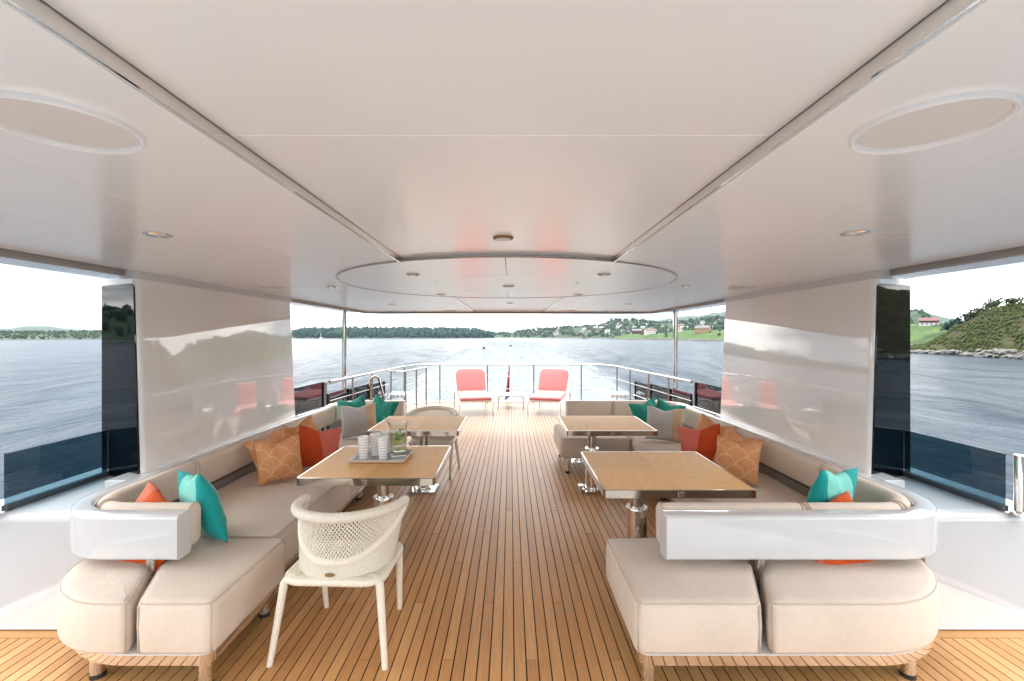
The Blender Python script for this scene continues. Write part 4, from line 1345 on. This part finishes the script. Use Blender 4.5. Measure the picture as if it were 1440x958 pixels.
# wave trains running outboard of the trail
H = np.zeros_like(X)
arm_f = np.zeros_like(X)
for cen, wid, lam, amp, th in ((1.05, 0.34, 15.0, 0.8, 0.62), (1.9, 0.50, 20.0, 1.15, 0.75), (3.0, 0.55, 26.0, 1.0, 0.85)):
    xa = w_tr*cen+0.06*yy*cen
    env = np.exp(-((ax-xa)/(w_tr*wid+3))**2)*smooth(10, 45, Y)*np.exp(-yy/420)
    ph = 2*PI*(ax*math.cos(th)-Y*math.sin(th)*0.62)/lam+0.9*fbm2(X, Y, 0.03, cen*3)+np.where(X > 0, 0.8, 0.0)
    wv = np.sin(ph)
    H += env*amp*(wv+0.25*np.sin(2*ph+1.2))
    arm_f += env*np.clip(wv-0.72, 0, 1)*2.2
H += 0.10*fbm2(X, Y, 0.22, 5)*np.exp(-Rg/300)+0.16*fbm2(X, Y, 0.07, 6)*np.exp(-Rg/900)
H += foam*0.30*fbm2(X, Y, 0.5, 7)*np.exp(-Rg/200)
foam2 = np.clip(foam+arm_f*0.5*np.exp(-yy/200), 0, 1)
verts = np.stack([X, Y, H], -1).reshape(-1, 3)
i0 = np.arange(NR-1)[:, None]*NA+np.arange(NA)[None, :]
i1 = np.arange(NR-1)[:, None]*NA+(np.arange(NA)[None, :]+1) % NA
quads = np.stack([i0, i1, i1+NA, i0+NA], -1).reshape(-1, 4)
me = bpy.data.meshes.new('sea')
nq = len(quads)
allv = np.vstack([verts, [[0, 0, 0]]])
tri = [(NA*0+k, len(verts), (k+1) % NA) for k in range(NA)]
me.vertices.add(len(allv)); me.vertices.foreach_set('co', allv.ravel())
me.loops.add(nq*4+len(tri)*3)
me.loops.foreach_set('vertex_index', np.concatenate([quads[:, ::-1].ravel(), np.array([(b, a, c) for a, b, c in tri])[:, ::-1].ravel()]).astype(np.int32))
me.polygons.add(nq+len(tri))
me.polygons.foreach_set('loop_start', np.concatenate([np.arange(nq)*4, nq*4+np.arange(len(tri))*3]).astype(np.int32))
me.update(calc_edges=True); me.validate()
at = me.attributes.new('foam', 'FLOAT', 'POINT')
at.data.foreach_set('value', np.append(foam2.ravel(), 0).astype(np.float32))
t = NT('sea_water')
co = t.coord('Object', (1.0, 0.42, 1.0))
n_big = t.noise(co, 0.22, 4, 0.6, 0.6)
n_mid = t.noise(co, 1.1, 4, 0.6, 0.5)
n_sml = t.noise(t.coord('Object', (1.0, 0.6, 1.0)), 5.0, 3, 0.6, 0.3)
b1 = t.bump(n_big, 0.8, 1.6)
b2 = t.bump(n_mid, 0.75, 0.45, b1)
b3 = t.bump(n_sml, 0.35, 0.07, b2)
fa = t.n('ShaderNodeAttribute', attribute_name='foam')
fn = t.noise(t.coord('Object', (1, 0.12, 1)), 0.42, 6, 0.62, 0.8)
fm = t.math('ADD', t.math('MULTIPLY', fa.outputs['Fac'], 1.25), t.math('MULTIPLY', t.math('SUBTRACT', fn, 0.5), 1.5))
fmask = t.ramp(fm, (0.34, 0.0), (0.80, 1.0))
fmask = t.math('MULTIPLY', fmask, t.ramp(fa.outputs['Fac'], (0.02, 0.0), (0.16, 1.0)))
aer = t.math('MULTIPLY', fa.outputs['Fac'], 0.8)
deep = t.mix(aer, t.mix(t.ramp(t.noise(t.coord('Object', (1, 0.16, 1)), 0.16, 7, 0.66, 0.8), (0.36, 0.0), (0.68, 1.0)), (0.018, 0.028, 0.040), (0.058, 0.069, 0.084)), (0.10, 0.13, 0.14))
t.set(col=t.mix(fmask, deep, t.mix(t.ramp(fn, (0.52, 0.0), (0.72, 1.0)), (0.135, 0.152, 0.160), (0.21, 0.215, 0.22))), rough=t.math('ADD', t.math('MULTIPLY', fmask, 0.7), 0.18), ior=1.33, spec=0.006, nrm=b3)
M['sea_water'] = t.m
sea = link('sea', me, 'sea_water', None, 180, (0, 0, WZ))
tag(sea, kind='structure')

# ================================================================== LAND
def land_mat(name, stops, rock=None, scale=0.05, bump=0.6, stretch=(1, 1, 1)):
    t = NT(name)
    co = t.coord('Object', stretch)
    f = t.noise(co, scale, 8, 0.62, 0.6)
    col = t.ramp(f, *stops)
    f2 = t.noise(co, scale*6, 5, 0.65)
    col = t.mix(1.0, col, t.ramp(f2, (0.3, 0.45), (0.7, 1.45)), 'MULTIPLY')
    if rock:
        z = t.sep(t.coord('Object'))[2]
        zz = t.math('ADD', z, t.math('MULTIPLY', t.math('SUBTRACT', f2, 0.5), rock[1]*1.6))
        k = t.ramp(t.math('DIVIDE', zz, rock[0]), (0.55, 1.0), (1.0, 0.0))
        rf = t.noise(co, scale*14, 6, 0.7)
        rc = t.ramp(rf, (0.3, (0.03, 0.029, 0.027)), (0.55, (0.075, 0.074, 0.07)), (0.75, (0.13, 0.128, 0.123)))
        wet = t.ramp(t.math('DIVIDE', z, rock[0]), (0.10, (0.05, 0.042, 0.036)), (0.26, (1.0, 1.0, 1.0)))
        rc = t.mix(1.0, rc, wet, 'MULTIPLY')
        col = t.mix(k, col, rc)
        f3 = t.noise(co, scale*3.3, 5, 0.6)
        out = t.ramp(f3, (0.66, 0.0), (0.70, 0.75))
        col = t.mix(out, col, (0.13, 0.125, 0.118))
    t.set(col=col, rough=0.95, spec=0.15, nrm=t.bump(f2, bump, 0.6))
    M[name] = t.m
land_mat('headland_moor', ((0.28, (0.012, 0.018, 0.004)), (0.40, (0.028, 0.036, 0.008)), (0.50, (0.030, 0.022, 0.011)), (0.60, (0.020, 0.030, 0.007)), (0.75, (0.036, 0.030, 0.013))), (2.2, 0.9), 0.16, 1.0)
land_mat('meadow', ((0.3, (0.026, 0.052, 0.014)), (0.5, (0.040, 0.072, 0.018)), (0.66, (0.016, 0.034, 0.010)), (0.8, (0.046, 0.064, 0.020))), (3.0, 1.2), 0.02, 0.5)
land_mat('wooded_ground', ((0.3, (0.014, 0.028, 0.015)), (0.55, (0.024, 0.044, 0.019)), (0.75, (0.040, 0.064, 0.022))), (3.0, 1.0), 0.012, 0.8)
land_mat('far_hill', ((0.3, (0.022, 0.040, 0.030)), (0.7, (0.036, 0.054, 0.036))), None, 0.004, 0.5)

def ridge(name, ctrl, depth, nu, nv, mat, rough=0.12, lip=1.2, seed=1, kind='structure', crest=0.55, back=0.8, nscale=None):
    """strip of land whose shore runs through (azimuth deg, distance, height) control points"""
    az = np.linspace(ctrl[0][0], ctrl[-1][0], nu)
    D = np.interp(az, [c[0] for c in ctrl], [c[1] for c in ctrl])
    Hh = np.interp(az, [c[0] for c in ctrl], [c[2] for c in ctrl])
    ker = np.hanning(max(3, nu//24)); ker /= ker.sum()
    pad = len(ker)
    sm = lambda a: np.convolve(np.pad(a, pad, mode='edge'), ker, mode='same')[pad:-pad]
    D, Hh = sm(D), sm(Hh)
    vv = np.linspace(0, 1, nv)**1.25
    A, V = np.meshgrid(np.radians(az), vv, indexing='ij')
    Dm = D[:, None]+V*depth
    ns = nscale or 2*PI/(depth*0.9)
    sh = fbm2(Dm*np.sin(A), Dm*np.cos(A), ns*3.0, seed+2)*depth*0.05*(1-V)
    Xl = (Dm+sh)*np.sin(A); Yl = (Dm+sh)*np.cos(A)
    p = np.where(V < crest, np.sin(np.clip(V/crest, 0, 1)*PI/2)**1.15, 1-(1-back)*smooth(crest, 1.0, V))
    ends = smooth(0, 0.05, (np.arange(nu)/(nu-1)))*smooth(0, 0.05, 1-(np.arange(nu)/(nu-1)))
    Z = Hh[:, None]*p*(1+rough*2.2*fbm2(Xl, Yl, ns, seed))+Hh[:, None]*rough*1.3*fbm2(Xl, Yl, ns*4, seed+1, 5)*np.clip(p*1.4, 0, 1)
    Z = Z*ends[:, None]+lip*np.clip(V*14, 0, 1)*(0.55+0.45*fbm2(Xl, Yl, ns*14, seed+5, 3))
    Z[:, 0] = -1.0
    Z[:, -1] = -1.0
    v = np.stack([Xl, Yl, Z], -1).reshape(-1, 3)
    a = np.arange(nu-1)[:, None]*nv+np.arange(nv-1)[None, :]
    q = np.stack([a, a+nv, a+nv+1, a+1], -1).reshape(-1, 4)[:, ::-1]
    m_ = bpy.data.meshes.new(name)
    m_.from_pydata(v.tolist(), [], q.tolist()); m_.update()
    o = link(name, m_, mat, None, 180, (0, 0, WZ))
    tag(o, kind=kind)
    G_ = v.reshape(nu, nv, 3)
    def at(azd, t_):
        i = np.interp(azd, az, np.arange(nu)); j = np.interp(t_, vv, np.arange(nv))
        i_, j_ = int(min(i, nu-2)), int(min(j, nv-2)); fi, fj = i-i_, j-j_
        p_ = (G_[i_, j_]*(1-fi)*(1-fj)+G_[i_+1, j_]*fi*(1-fj)+G_[i_, j_+1]*(1-fi)*fj+G_[i_+1, j_+1]*fi*fj)
        return Vector((p_[0], p_[1], p_[2]+WZ))
    return at

L_far = ridge('left_shore', [(-178, 620, 40), (-120, 620, 46), (-95, 640, 40), (-70, 800, 20), (-52, 1150, 12), (-46, 1300, 12), (-38, 1350, 20), (-30, 1500, 30), (-22, 1900, 16), (-14, 2300, 10)], 420, 340, 26, 'wooded_ground', 0.16, 1.5, 3)
isl = ridge('wooded_island', [(-26.0, 1760, 6), (-24.5, 1720, 16), (-20, 1700, 20), (-14, 1700, 19), (-8, 1700, 20), (-4.5, 1720, 17), (-2.6, 1760, 5), (-1.6, 1800, 1)], 170, 160, 16, 'wooded_ground', 0.12, 1.5, 4)
mid = ridge('village_hill', [(-4.0, 2100, 8), (0, 2000, 22), (3, 1900, 34), (6.5, 1800, 40), (9, 1750, 44), (11.5, 1680, 58), (14, 1620, 62), (18, 1520, 58), (22, 1450, 58), (28, 1350, 66), (36, 1250, 70), (44, 1150, 60)], 620, 260, 34, 'wooded_ground', 0.13, 2.0, 5)
far = ridge('far_hills', [(-10, 4600, 30), (4, 4400, 60), (10, 4200, 130), (17, 4100, 165), (22, 4000, 205), (27, 3900, 250), (32, 3900, 240), (37, 3900, 205), (41, 3900, 200), (44, 3900, 120), (52, 3900, 40)], 1600, 200, 22, 'far_hill', 0.14, 2.0, 8)
lfar = ridge('left_far_hills', [(-64, 3600, 30), (-52, 3600, 50), (-47.6, 3600, 52), (-47.0, 3600, 74), (-45.2, 3600, 76), (-44.6, 3600, 56), (-40, 3600, 50), (-30, 3600, 70), (-20, 3700, 60), (-12, 3800, 40)], 1200, 420, 18, 'far_hill', 0.10, 2.0, 18)
mea = ridge('green_shore', [(11.5, 1060, 2), (14, 1000, 9), (18, 900, 13), (22, 800, 16), (27, 690, 19), (33, 520, 18), (38, 400, 15), (44, 330, 14), (52, 300, 16)], 220, 200, 26, 'meadow', 0.14, 1.8, 6)
head = ridge('headland', [(40.2, 262, 1.5), (41.3, 250, 5), (42.6, 240, 8.5), (44.5, 228, 11.5), (46.5, 212, 15.5), (49, 199, 18), (54, 186, 20), (62, 176, 21), (80, 172, 22), (100, 178, 24), (125, 200, 22), (160, 240, 18)], 95, 520, 60, 'headland_moor', 0.13, 1.9, 9)

# ---- woods: many small crowns joined as stuff
def crown_conifer(v, f, p, h, r, rg):
    k = len(v); sg = 6
    for ti, (z0, z1, rr) in enumerate(((0.05, 0.55, 1.0), (0.35, 0.82, 0.7), (0.62, 1.0, 0.42))):
        b = len(v)
        for q in range(sg):
            a = 2*PI*q/sg+rg.uniform(-.3, .3); rq = r*rr*rg.uniform(0.75, 1.15)
            v.append((p.x+math.cos(a)*rq, p.y+math.sin(a)*rq, p.z+h*(z0+rg.uniform(-.04, .04))))
        v.append((p.x+rg.uniform(-.1, .1)*r, p.y, p.z+h*z1))
        for q in range(sg): f.append((b+q, b+(q+1) % sg, b+sg))
_ico = None
def crown_round(v, f, p, h, r, rg):
    global _ico
    if _ico is None:
        bm = bmesh.new(); bmesh.ops.create_icosphere(bm, subdivisions=1, radius=1)
        bm.verts.index_update()
        _ico = ([tuple(q.co) for q in bm.verts], [tuple(q.index for q in pf.verts) for pf in bm.faces]); bm.free()
    for lobe in range(2):
        b = len(v)
        ox, oy, oz = (rg.uniform(-.5, .5)*r, rg.uniform(-.5, .5)*r, rg.uniform(-.12, .12)*h) if lobe else (0, 0, 0)
        s_ = 1.0 if not lobe else rg.uniform(.55, .8)
        for x, y, z in _ico[0]:
            w = rg.uniform(0.72, 1.2)*s_
            v.append((p.x+ox+x*r*w, p.y+oy+y*r*w, p.z+oz+h*0.52+z*h*0.5*w))
        f += [tuple(i+b for i in q) for q in _ico[1]]
def leaf_mat(name, lo, hi, scale):
    t = NT(name)
    f = t.noise(t.coord('Object'), scale, 5, 0.65)
    t.set(col=t.ramp(f, (0.3, lo), (0.7, hi)), rough=0.9, spec=0.2)
    M[name] = t.m
leaf_mat('pine_leaves', (0.006, 0.022, 0.020), (0.015, 0.040, 0.030), 0.05)
leaf_mat('mixed_leaves', (0.010, 0.024, 0.014), (0.030, 0.050, 0.020), 0.06)
leaf_mat('shrub_leaves', (0.016, 0.028, 0.006), (0.044, 0.056, 0.013), 0.22)
simple('bark', (0.10, 0.075, 0.055), 0.9, var=0.2, vscale=3)

def wood(name, at, n_, az0, az1, t0, t1, h0, h1, conifer, mat, seed, accept=None):
    rg = random.Random(seed); v = []; f = []
    for _ in range(n_):
        a = rg.uniform(az0, az1); t_ = rg.uniform(t0, t1)
        if accept and not accept(a, t_, rg): continue
        p = at(a, t_)
        h = rg.uniform(h0, h1); p.z -= h*0.06
        if rg.random() < conifer: crown_conifer(v, f, p, h*1.12, h*rg.uniform(.17, .26), rg)
        else: crown_round(v, f, p, h, h*rg.uniform(.32, .46), rg)
    o = link(name, mesh(name, v, f), mat)
    return tag(o, kind='stuff')
wood('island_forest', isl, 1500, -25.6, -2.2, 0.02, 0.75, 15, 27, 0.72, 'pine_leaves', 1)
wood('village_hill_trees', mid, 2300, -3.2, 43, 0.03, 0.75, 8, 18, 0.25, 'mixed_leaves', 2, lambda a, t_, rg: math.sin(a*1.7+t_*9)+math.sin(a*0.6-t_*5+1) > -0.9)
wood('left_shore_trees', L_far, 1300, -176, -18, 0.05, 0.7, 8, 17, 0.4, 'mixed_leaves', 3, lambda a, t_, rg: a < -54 or a > -38)
wood('left_shore_bushes', L_far, 1500, -55, -37, 0.03, 0.75, 2.0, 7.5, 0.3, 'mixed_leaves', 13)
wood('green_shore_bushes', mea, 260, 12.2, 51, 0.05, 0.8, 2.0, 7, 0.1, 'mixed_leaves', 4, lambda a, t_, rg: math.sin(a*2.1)+math.sin(t_*11+a) > 0.25 and not (41.4 < a < 43.8 and t_ < 0.5))
wood('headland_shrubs', head, 9500, 40.6, 60, 0.035, 0.62, 0.30, 1.25, 0.0, 'shrub_leaves', 5, lambda a, t_, rg: math.sin(a*3.1+t_*20)+math.sin(a*1.3-t_*9)+rg.uniform(-.9, .9) > -0.5)
# rocks lying along the headland shore
rg = random.Random(11); v = []; f = []
crown_round(v, f, Vector((0, 0, 0)), 1, 1, rg); v = []; f = []
for _ in range(520):
    a = rg.uniform(40.3, 70) if rg.random() < .8 else rg.uniform(70, 120)
    p = head(a, rg.uniform(0.004, 0.05))
    r_ = rg.uniform(0.35, 1.3); b = len(v)
    for x, y, z in _ico[0]:
        w = rg.uniform(.7, 1.2)
        v.append((p.x+x*r_*w*1.5, p.y+y*r_*w*1.2, max(WZ-0.4, p.z+z*r_*w*0.7+0.1)))
    f += [tuple(i+b for i in q) for q in _ico[1]]
simple('shore_rock', (0.085, 0.084, 0.08), 0.9, var=0.4, vscale=1.2)
tag(link('shore_rocks', mesh('shore_rocks', v, f), 'shore_rock'), kind='stuff')

# ---- single trees on the headland skyline
def tree(name, label, p, h, wid, seed, mat='mixed_leaves', group=None, conif=False):
    rg = random.Random(seed)
    tr_ = thing(name, label, 'tree', tuple(p), 0, group)
    tk = MB().tube([(0, 0, -0.3), (rg.uniform(-.05, .05)*h, 0, h*0.3), (rg.uniform(-.06, .06)*h, rg.uniform(-.04, .04)*h, h*0.75)], [h*0.035, h*0.026, h*0.010], 7)
    for k in range(5):
        a = rg.uniform(0, 6.28); z0 = h*rg.uniform(.25, .6)
        tk.tube([(0, 0, z0), (math.cos(a)*wid*.3, math.sin(a)*wid*.3, z0+h*.15)], [h*0.014, h*0.006], 5)
    tk.build('trunk', 'bark', tr_)
    v = []; f = []
    clumps = [(rg.gauss(0, .30)*wid*(1.0 if not conif else (1-k/18)), rg.gauss(0, .30)*wid*(1.0 if not conif else (1-k/18)), h*((0.30+0.55*rg.random()) if not conif else (0.2+0.75*k/18))) for k in range(18)]
    for k in range(430):
        c = rg.choice(clumps)
        s_ = 0.13*wid
        q = Vector((c[0]+rg.gauss(0, s_), c[1]+rg.gauss(0, s_), c[2]+rg.gauss(0, s_*0.8)))
        d = Vector((rg.uniform(-1, 1), rg.uniform(-1, 1), rg.uniform(-.6, .9))).normalized()
        e = d.orthogonal().normalized(); g_ = d.cross(e)
        L_ = 0.085*wid*rg.uniform(.6, 1.4)
        b = len(v)
        v += [tuple(q-e*L_), tuple(q+g_*L_*.6), tuple(q+e*L_), tuple(q-g_*L_*.6)]
        f.append((b, b+1, b+2, b+3))
    link('crown', mesh('crown', v, f), mat, tr_)
    return tr_
tg2 = 'small trees on the headland skyline'
def crest(a):
    return max((head(a, t_) for t_ in np.linspace(0.25, 0.9, 14)), key=lambda p: p.z/math.hypot(p.x, p.y))
specs = [(46.8, 4.6, 4.2, 'bushy round tree standing alone on the headland crest'),
         (46.4, 3.2, 3.4, 'smaller bush tree snug against the round crest tree'),
         (47.9, 2.2, 4.2, 'low dark bush on the ridge at the frame edge of the headland'),
         (45.75, 3.0, 4.2, 'pale bushy tree where the headland ridge dips toward the barn'),
         (45.35, 3.0, 3.4, 'slim bush tree beside the pale one on the ridge dip'),
         (44.95, 4.4, 3.4, 'dark pine tree at the headland foot nearest the crest clump'),
         (44.55, 5.0, 3.4, 'tallest dark pine of the clump beside the red barn'),
         (44.2, 4.8, 3.2, 'dark pine in the middle of the clump beside the red barn'),
         (43.85, 4.2, 3.0, 'shorter dark pine of the clump close to the red barn')]
for k, (a, h, wd, lab) in enumerate(specs):
    p = crest(a)
    tree('skyline_tree', lab, p, h, wd, 40+k, 'pine_leaves' if 'pine' in lab else 'mixed_leaves', tg2)

# ---- houses of the village and the red barn
simple('paint_white', (0.36, 0.36, 0.36), 0.6)
simple('paint_cream', (0.30, 0.26, 0.20), 0.6)
simple('paint_red', (0.060, 0.005, 0.007), 0.6, var=0.1, vscale=1)
simple('paint_ochre', (0.20, 0.12, 0.06), 0.6)
simple('roof_dark', (0.07, 0.07, 0.075), 0.7)
simple('roof_tile', (0.095, 0.042, 0.03), 0.7)
simple('roof_grey', (0.20, 0.21, 0.22), 0.6)
simple('window_dark', (0.03, 0.04, 0.05), 0.15)
_house = {}
def house(p, yaw, w, d, h, wall, roof, label, group):
    key = (round(w), round(d), round(h*2), wall, roof)
    if key not in _house:
        wm = MB().box(-w/2, w/2, -d/2, d/2, -3, h)
        wm.add([(-w/2, -d/2+.02, h), (-w/2, d/2-.02, h), (-w/2, 0, h+d*.36), (w/2, -d/2+.02, h), (w/2, d/2-.02, h), (w/2, 0, h+d*.36)], [(0, 1, 2), (3, 5, 4)])
        o_ = .4; rh = d*.36
        rv = [(-w/2-o_, -d/2-o_, h-.25), (w/2+o_, -d/2-o_, h-.25), (w/2+o_, 0, h+rh), (-w/2-o_, 0, h+rh), (-w/2-o_, d/2+o_, h-.25), (w/2+o_, d/2+o_, h-.25)]
        rv += [(x, y, z+.25) for x, y, z in rv]
        rf = [(0, 3, 2, 1), (3, 4, 5, 2), (6, 7, 8, 9), (9, 8, 11, 10), (0, 1, 7, 6), (5, 4, 10, 11), (0, 6, 9, 3), (3, 9, 10, 4), (1, 2, 8, 7), (2, 5, 11, 8)]
        wn = []
        k = max(2, int(w/3))
        for i in range(k):
            x = -w/2+w*(i+.5)/k
            wn.append((x-.6, x+.6, -d/2-.05, -d/2+.05, h*.45, h*.45+1.2))
        a = MB(); a.v, a.f = wm.v, wm.f
        _house[key] = (mesh('wall', wm.v, wm.f), mesh('roof', rv, rf), wn)
    wm, rm, wn = _house[key]
    hs = thing('house', label, 'house', tuple(p), yaw, group)
    link('wall', wm, wall, hs); link('roof', rm, roof, hs)
    for b in wn:
        MB().box(*b).build('window', 'window_dark', hs)
    return hs
rg = random.Random(21)
vg = 'village houses on the hill'
wt_ = [('paint_white', 'white'), ('paint_white', 'white'), ('paint_white', 'white'), ('paint_cream', 'cream'), ('paint_ochre', 'ochre'), ('paint_red', 'red')]
rt_ = [('roof_dark', 'dark roof'), ('roof_grey', 'grey roof'), ('roof_tile', 'tiled roof'), ('roof_dark', 'dark roof')]
spots = []
def add_spots(at, az0, az1, t0, t1, n_, mind):
    tries = 0; got = 0
    while got < n_ and tries < 3000:
        tries += 1
        a = rg.uniform(az0, az1); t_ = rg.uniform(t0, t1)
        p = at(a, t_)
        if all((p-q[0]).length > mind for q in spots):
            spots.append((p, a)); got += 1
add_spots(mid, 3.0, 7.5, 0.10, 0.40, 7, 45)
add_spots(mid, 8.0, 15.5, 0.05, 0.38, 20, 42)
add_spots(mid, 16, 27, 0.03, 0.36, 24, 42)
add_spots(mea, 14.5, 26, 0.35, 0.75, 4, 60)
used = set()
def place(p, a):
    up = 'low' if p.z < 12 else ('halfway' if p.z < 30 else 'high')
    near = 'near island' if a < 8 else ('below summit' if a < 15.7 else ('by roof pole' if a < 21.5 else 'near white wall'))
    return f'{up} on far hill {near}'
for k, (p, a) in enumerate(spots):
    wall, wn_ = rg.choice(wt_); roof, rn_ = rg.choice(rt_)
    w_, d_, h_ = rg.choice([(14, 9, 5.5), (18, 10, 6.5), (11, 9, 6.0), (24, 11, 7.0)])
    size = {14: 'mid-sized', 18: 'broad', 11: 'narrow', 24: 'long'}[w_]
    for _ in range(60):
        lab = f'{size} {wn_} house with {rn_} ' + place(p, a)
        if lab not in used: break
        wall, wn_ = rg.choice(wt_); roof, rn_ = rg.choice(rt_)
    used.add(lab)
    house(p, -R(a)+rg.uniform(-.7, .7), w_, d_, h_, wall, roof, lab, vg)
# red barn on the meadow beside the headland
pb = mea(42.6, 0.42)
bn = thing('barn', 'red barn with white base on the meadow beside the headland', 'barn', tuple(pb), -R(42), None)
W_, D_, H_ = 10.5, 7, 3.0
MB().box(-W_/2, W_/2, -D_/2, D_/2, -2, 1.5).build('base_wall', 'paint_white', bn)
mb = MB().box(-W_/2+.05, W_/2-.05, -D_/2+.05, D_/2-.05, 1.5, H_)
mb.add([(-W_/2+.05, -D_/2+.07, H_), (-W_/2+.05, D_/2-.07, H_), (-W_/2+.05, 0, H_+2.0), (W_/2-.05, -D_/2+.07, H_), (W_/2-.05, D_/2-.07, H_), (W_/2-.05, 0, H_+2.0)], [(0, 1, 2), (3, 5, 4)])
mb.build('wall', 'paint_red', bn)
rv = [(-W_/2-.4, -D_/2-.4, H_-.2), (W_/2+.4, -D_/2-.4, H_-.2), (W_/2+.4, 0, H_+2.1), (-W_/2-.4, 0, H_+2.1), (-W_/2-.4, D_/2+.4, H_-.2), (W_/2+.4, D_/2+.4, H_-.2)]
rv += [(x, y, z+.2) for x, y, z in rv]
MB().add(rv, [(0, 3, 2, 1), (3, 4, 5, 2), (6, 7, 8, 9), (9, 8, 11, 10), (0, 1, 7, 6), (5, 4, 10, 11), (0, 6, 9, 3), (3, 9, 10, 4), (1, 2, 8, 7), (2, 5, 11, 8)]).build('roof', 'paint_red', bn)
for x in (-3.6, -1.2, 1.2, 3.6):
    MB().box(x-.5, x+.5, -D_/2-.06, -D_/2+.04, 0.3, 1.2).build('window', 'window_dark', bn)

# ---- boats
def hull(L_, B_, H_):
    st_ = [(-0.5, 0.85), (-0.2, 1.0), (0.15, 0.92), (0.35, 0.62), (0.46, 0.25), (0.5, 0.02)]
    rings = []
    for u, wd in st_:
        rise = 0.25*max(0, u)**1.5*H_*2
        rings.append([(-B_/2*wd, u*L_, H_+rise), (-B_/2*wd*.8, u*L_, H_*.25), (0, u*L_, -0.2), (B_/2*wd*.8, u*L_, H_*.25), (B_/2*wd, u*L_, H_+rise)])
    return loft(rings)
bx = thing('motor_boat', 'small motor boat with spray following in the wake', 'boat', (-14.3, 246, WZ+0.35), R(176))
hull(7.0, 2.6, 1.1).build('hull', 'boat_dark', bx)
loft([[(-0.95, -1.6, 1.0), (0.95, -1.6, 1.0), (0.95, 0.9, 1.0), (-0.95, 0.9, 1.0)], [(-0.85, -1.4, 2.5), (0.85, -1.4, 2.5), (0.85, 0.3, 2.5), (-0.85, 0.3, 2.5)]]).build('cabin', 'boat_white', bx)
MB().box(-0.7, 0.7, 0.42, 0.66, 1.55, 2.2).build('windscreen', 'window_dark', bx)
v = []; f = []; rg = random.Random(5)
for k in range(420):
    sgn = rg.choice((-1, 1, -1)); q = rg.random()
    p = Vector((-14.3+sgn*(1.0+q*7*rg.random()), 246-3+q*9, WZ+0.2+rg.random()*(1.1*(1-q)+.15)))
    r_ = rg.uniform(.08, .3); b = len(v)
    v += [(p.x-r_, p.y, p.z), (p.x+r_, p.y-r_, p.z), (p.x+r_, p.y+r_, p.z), (p.x, p.y, p.z+r_*1.3)]
    f += [(b, b+1, b+3), (b+1, b+2, b+3), (b+2, b, b+3)]
tag(link('bow_spray', mesh('bow_spray', v, f), 'foam_spray'), kind='stuff')
sb = thing('sailing_boat', 'tiny sailing boat with bare white mast before the wooded island', 'boat', (-640, 1535, WZ), R(70))
hull(13, 3.6, 1.6).build('hull', 'boat_white', sb)
MB().tube([(0, 0.5, 1.2), (0, 0.5, 18.5)], 0.32, 8).build('mast', 'boat_white', sb)
MB().tube([(0, 0.5, 2.6), (0, -5, 2.7)], 0.35, 8).build('boom', 'boat_white', sb)
MB().box(-1.1, 1.1, -2.5, 2.0, 1.4, 2.3, 0.2, 1).build('cabin', 'boat_white', sb)
db = thing('open_boat', 'tiny dark open boat crossing far off before the village hill', 'boat', (190, 1180, WZ), R(80))
hull(14, 4, 1.8).build('hull', 'boat_dark', db)
MB().box(-1.2, 1.2, -3.0, 0.5, 1.6, 3.2, 0.2, 1).build('cabin', 'boat_dark', db)

# ================================================================== haze over the water
hz = NT('haze_air')
hz.t.nodes.remove(hz.b)
pv = hz.n('ShaderNodeVolumePrincipled')
pv.inputs['Color'].default_value = (0.62, 0.82, 1.0, 1)
pv.inputs['Density'].default_value = 0.00003
hz.t.links.new(pv.outputs[0], hz.out.inputs['Volume'])
M['haze_air'] = hz.m
tag(MB().box(-9300, 9300, -9300, 9300, WZ-2.0, 420).build('haze', 'haze_air'), kind='stuff')
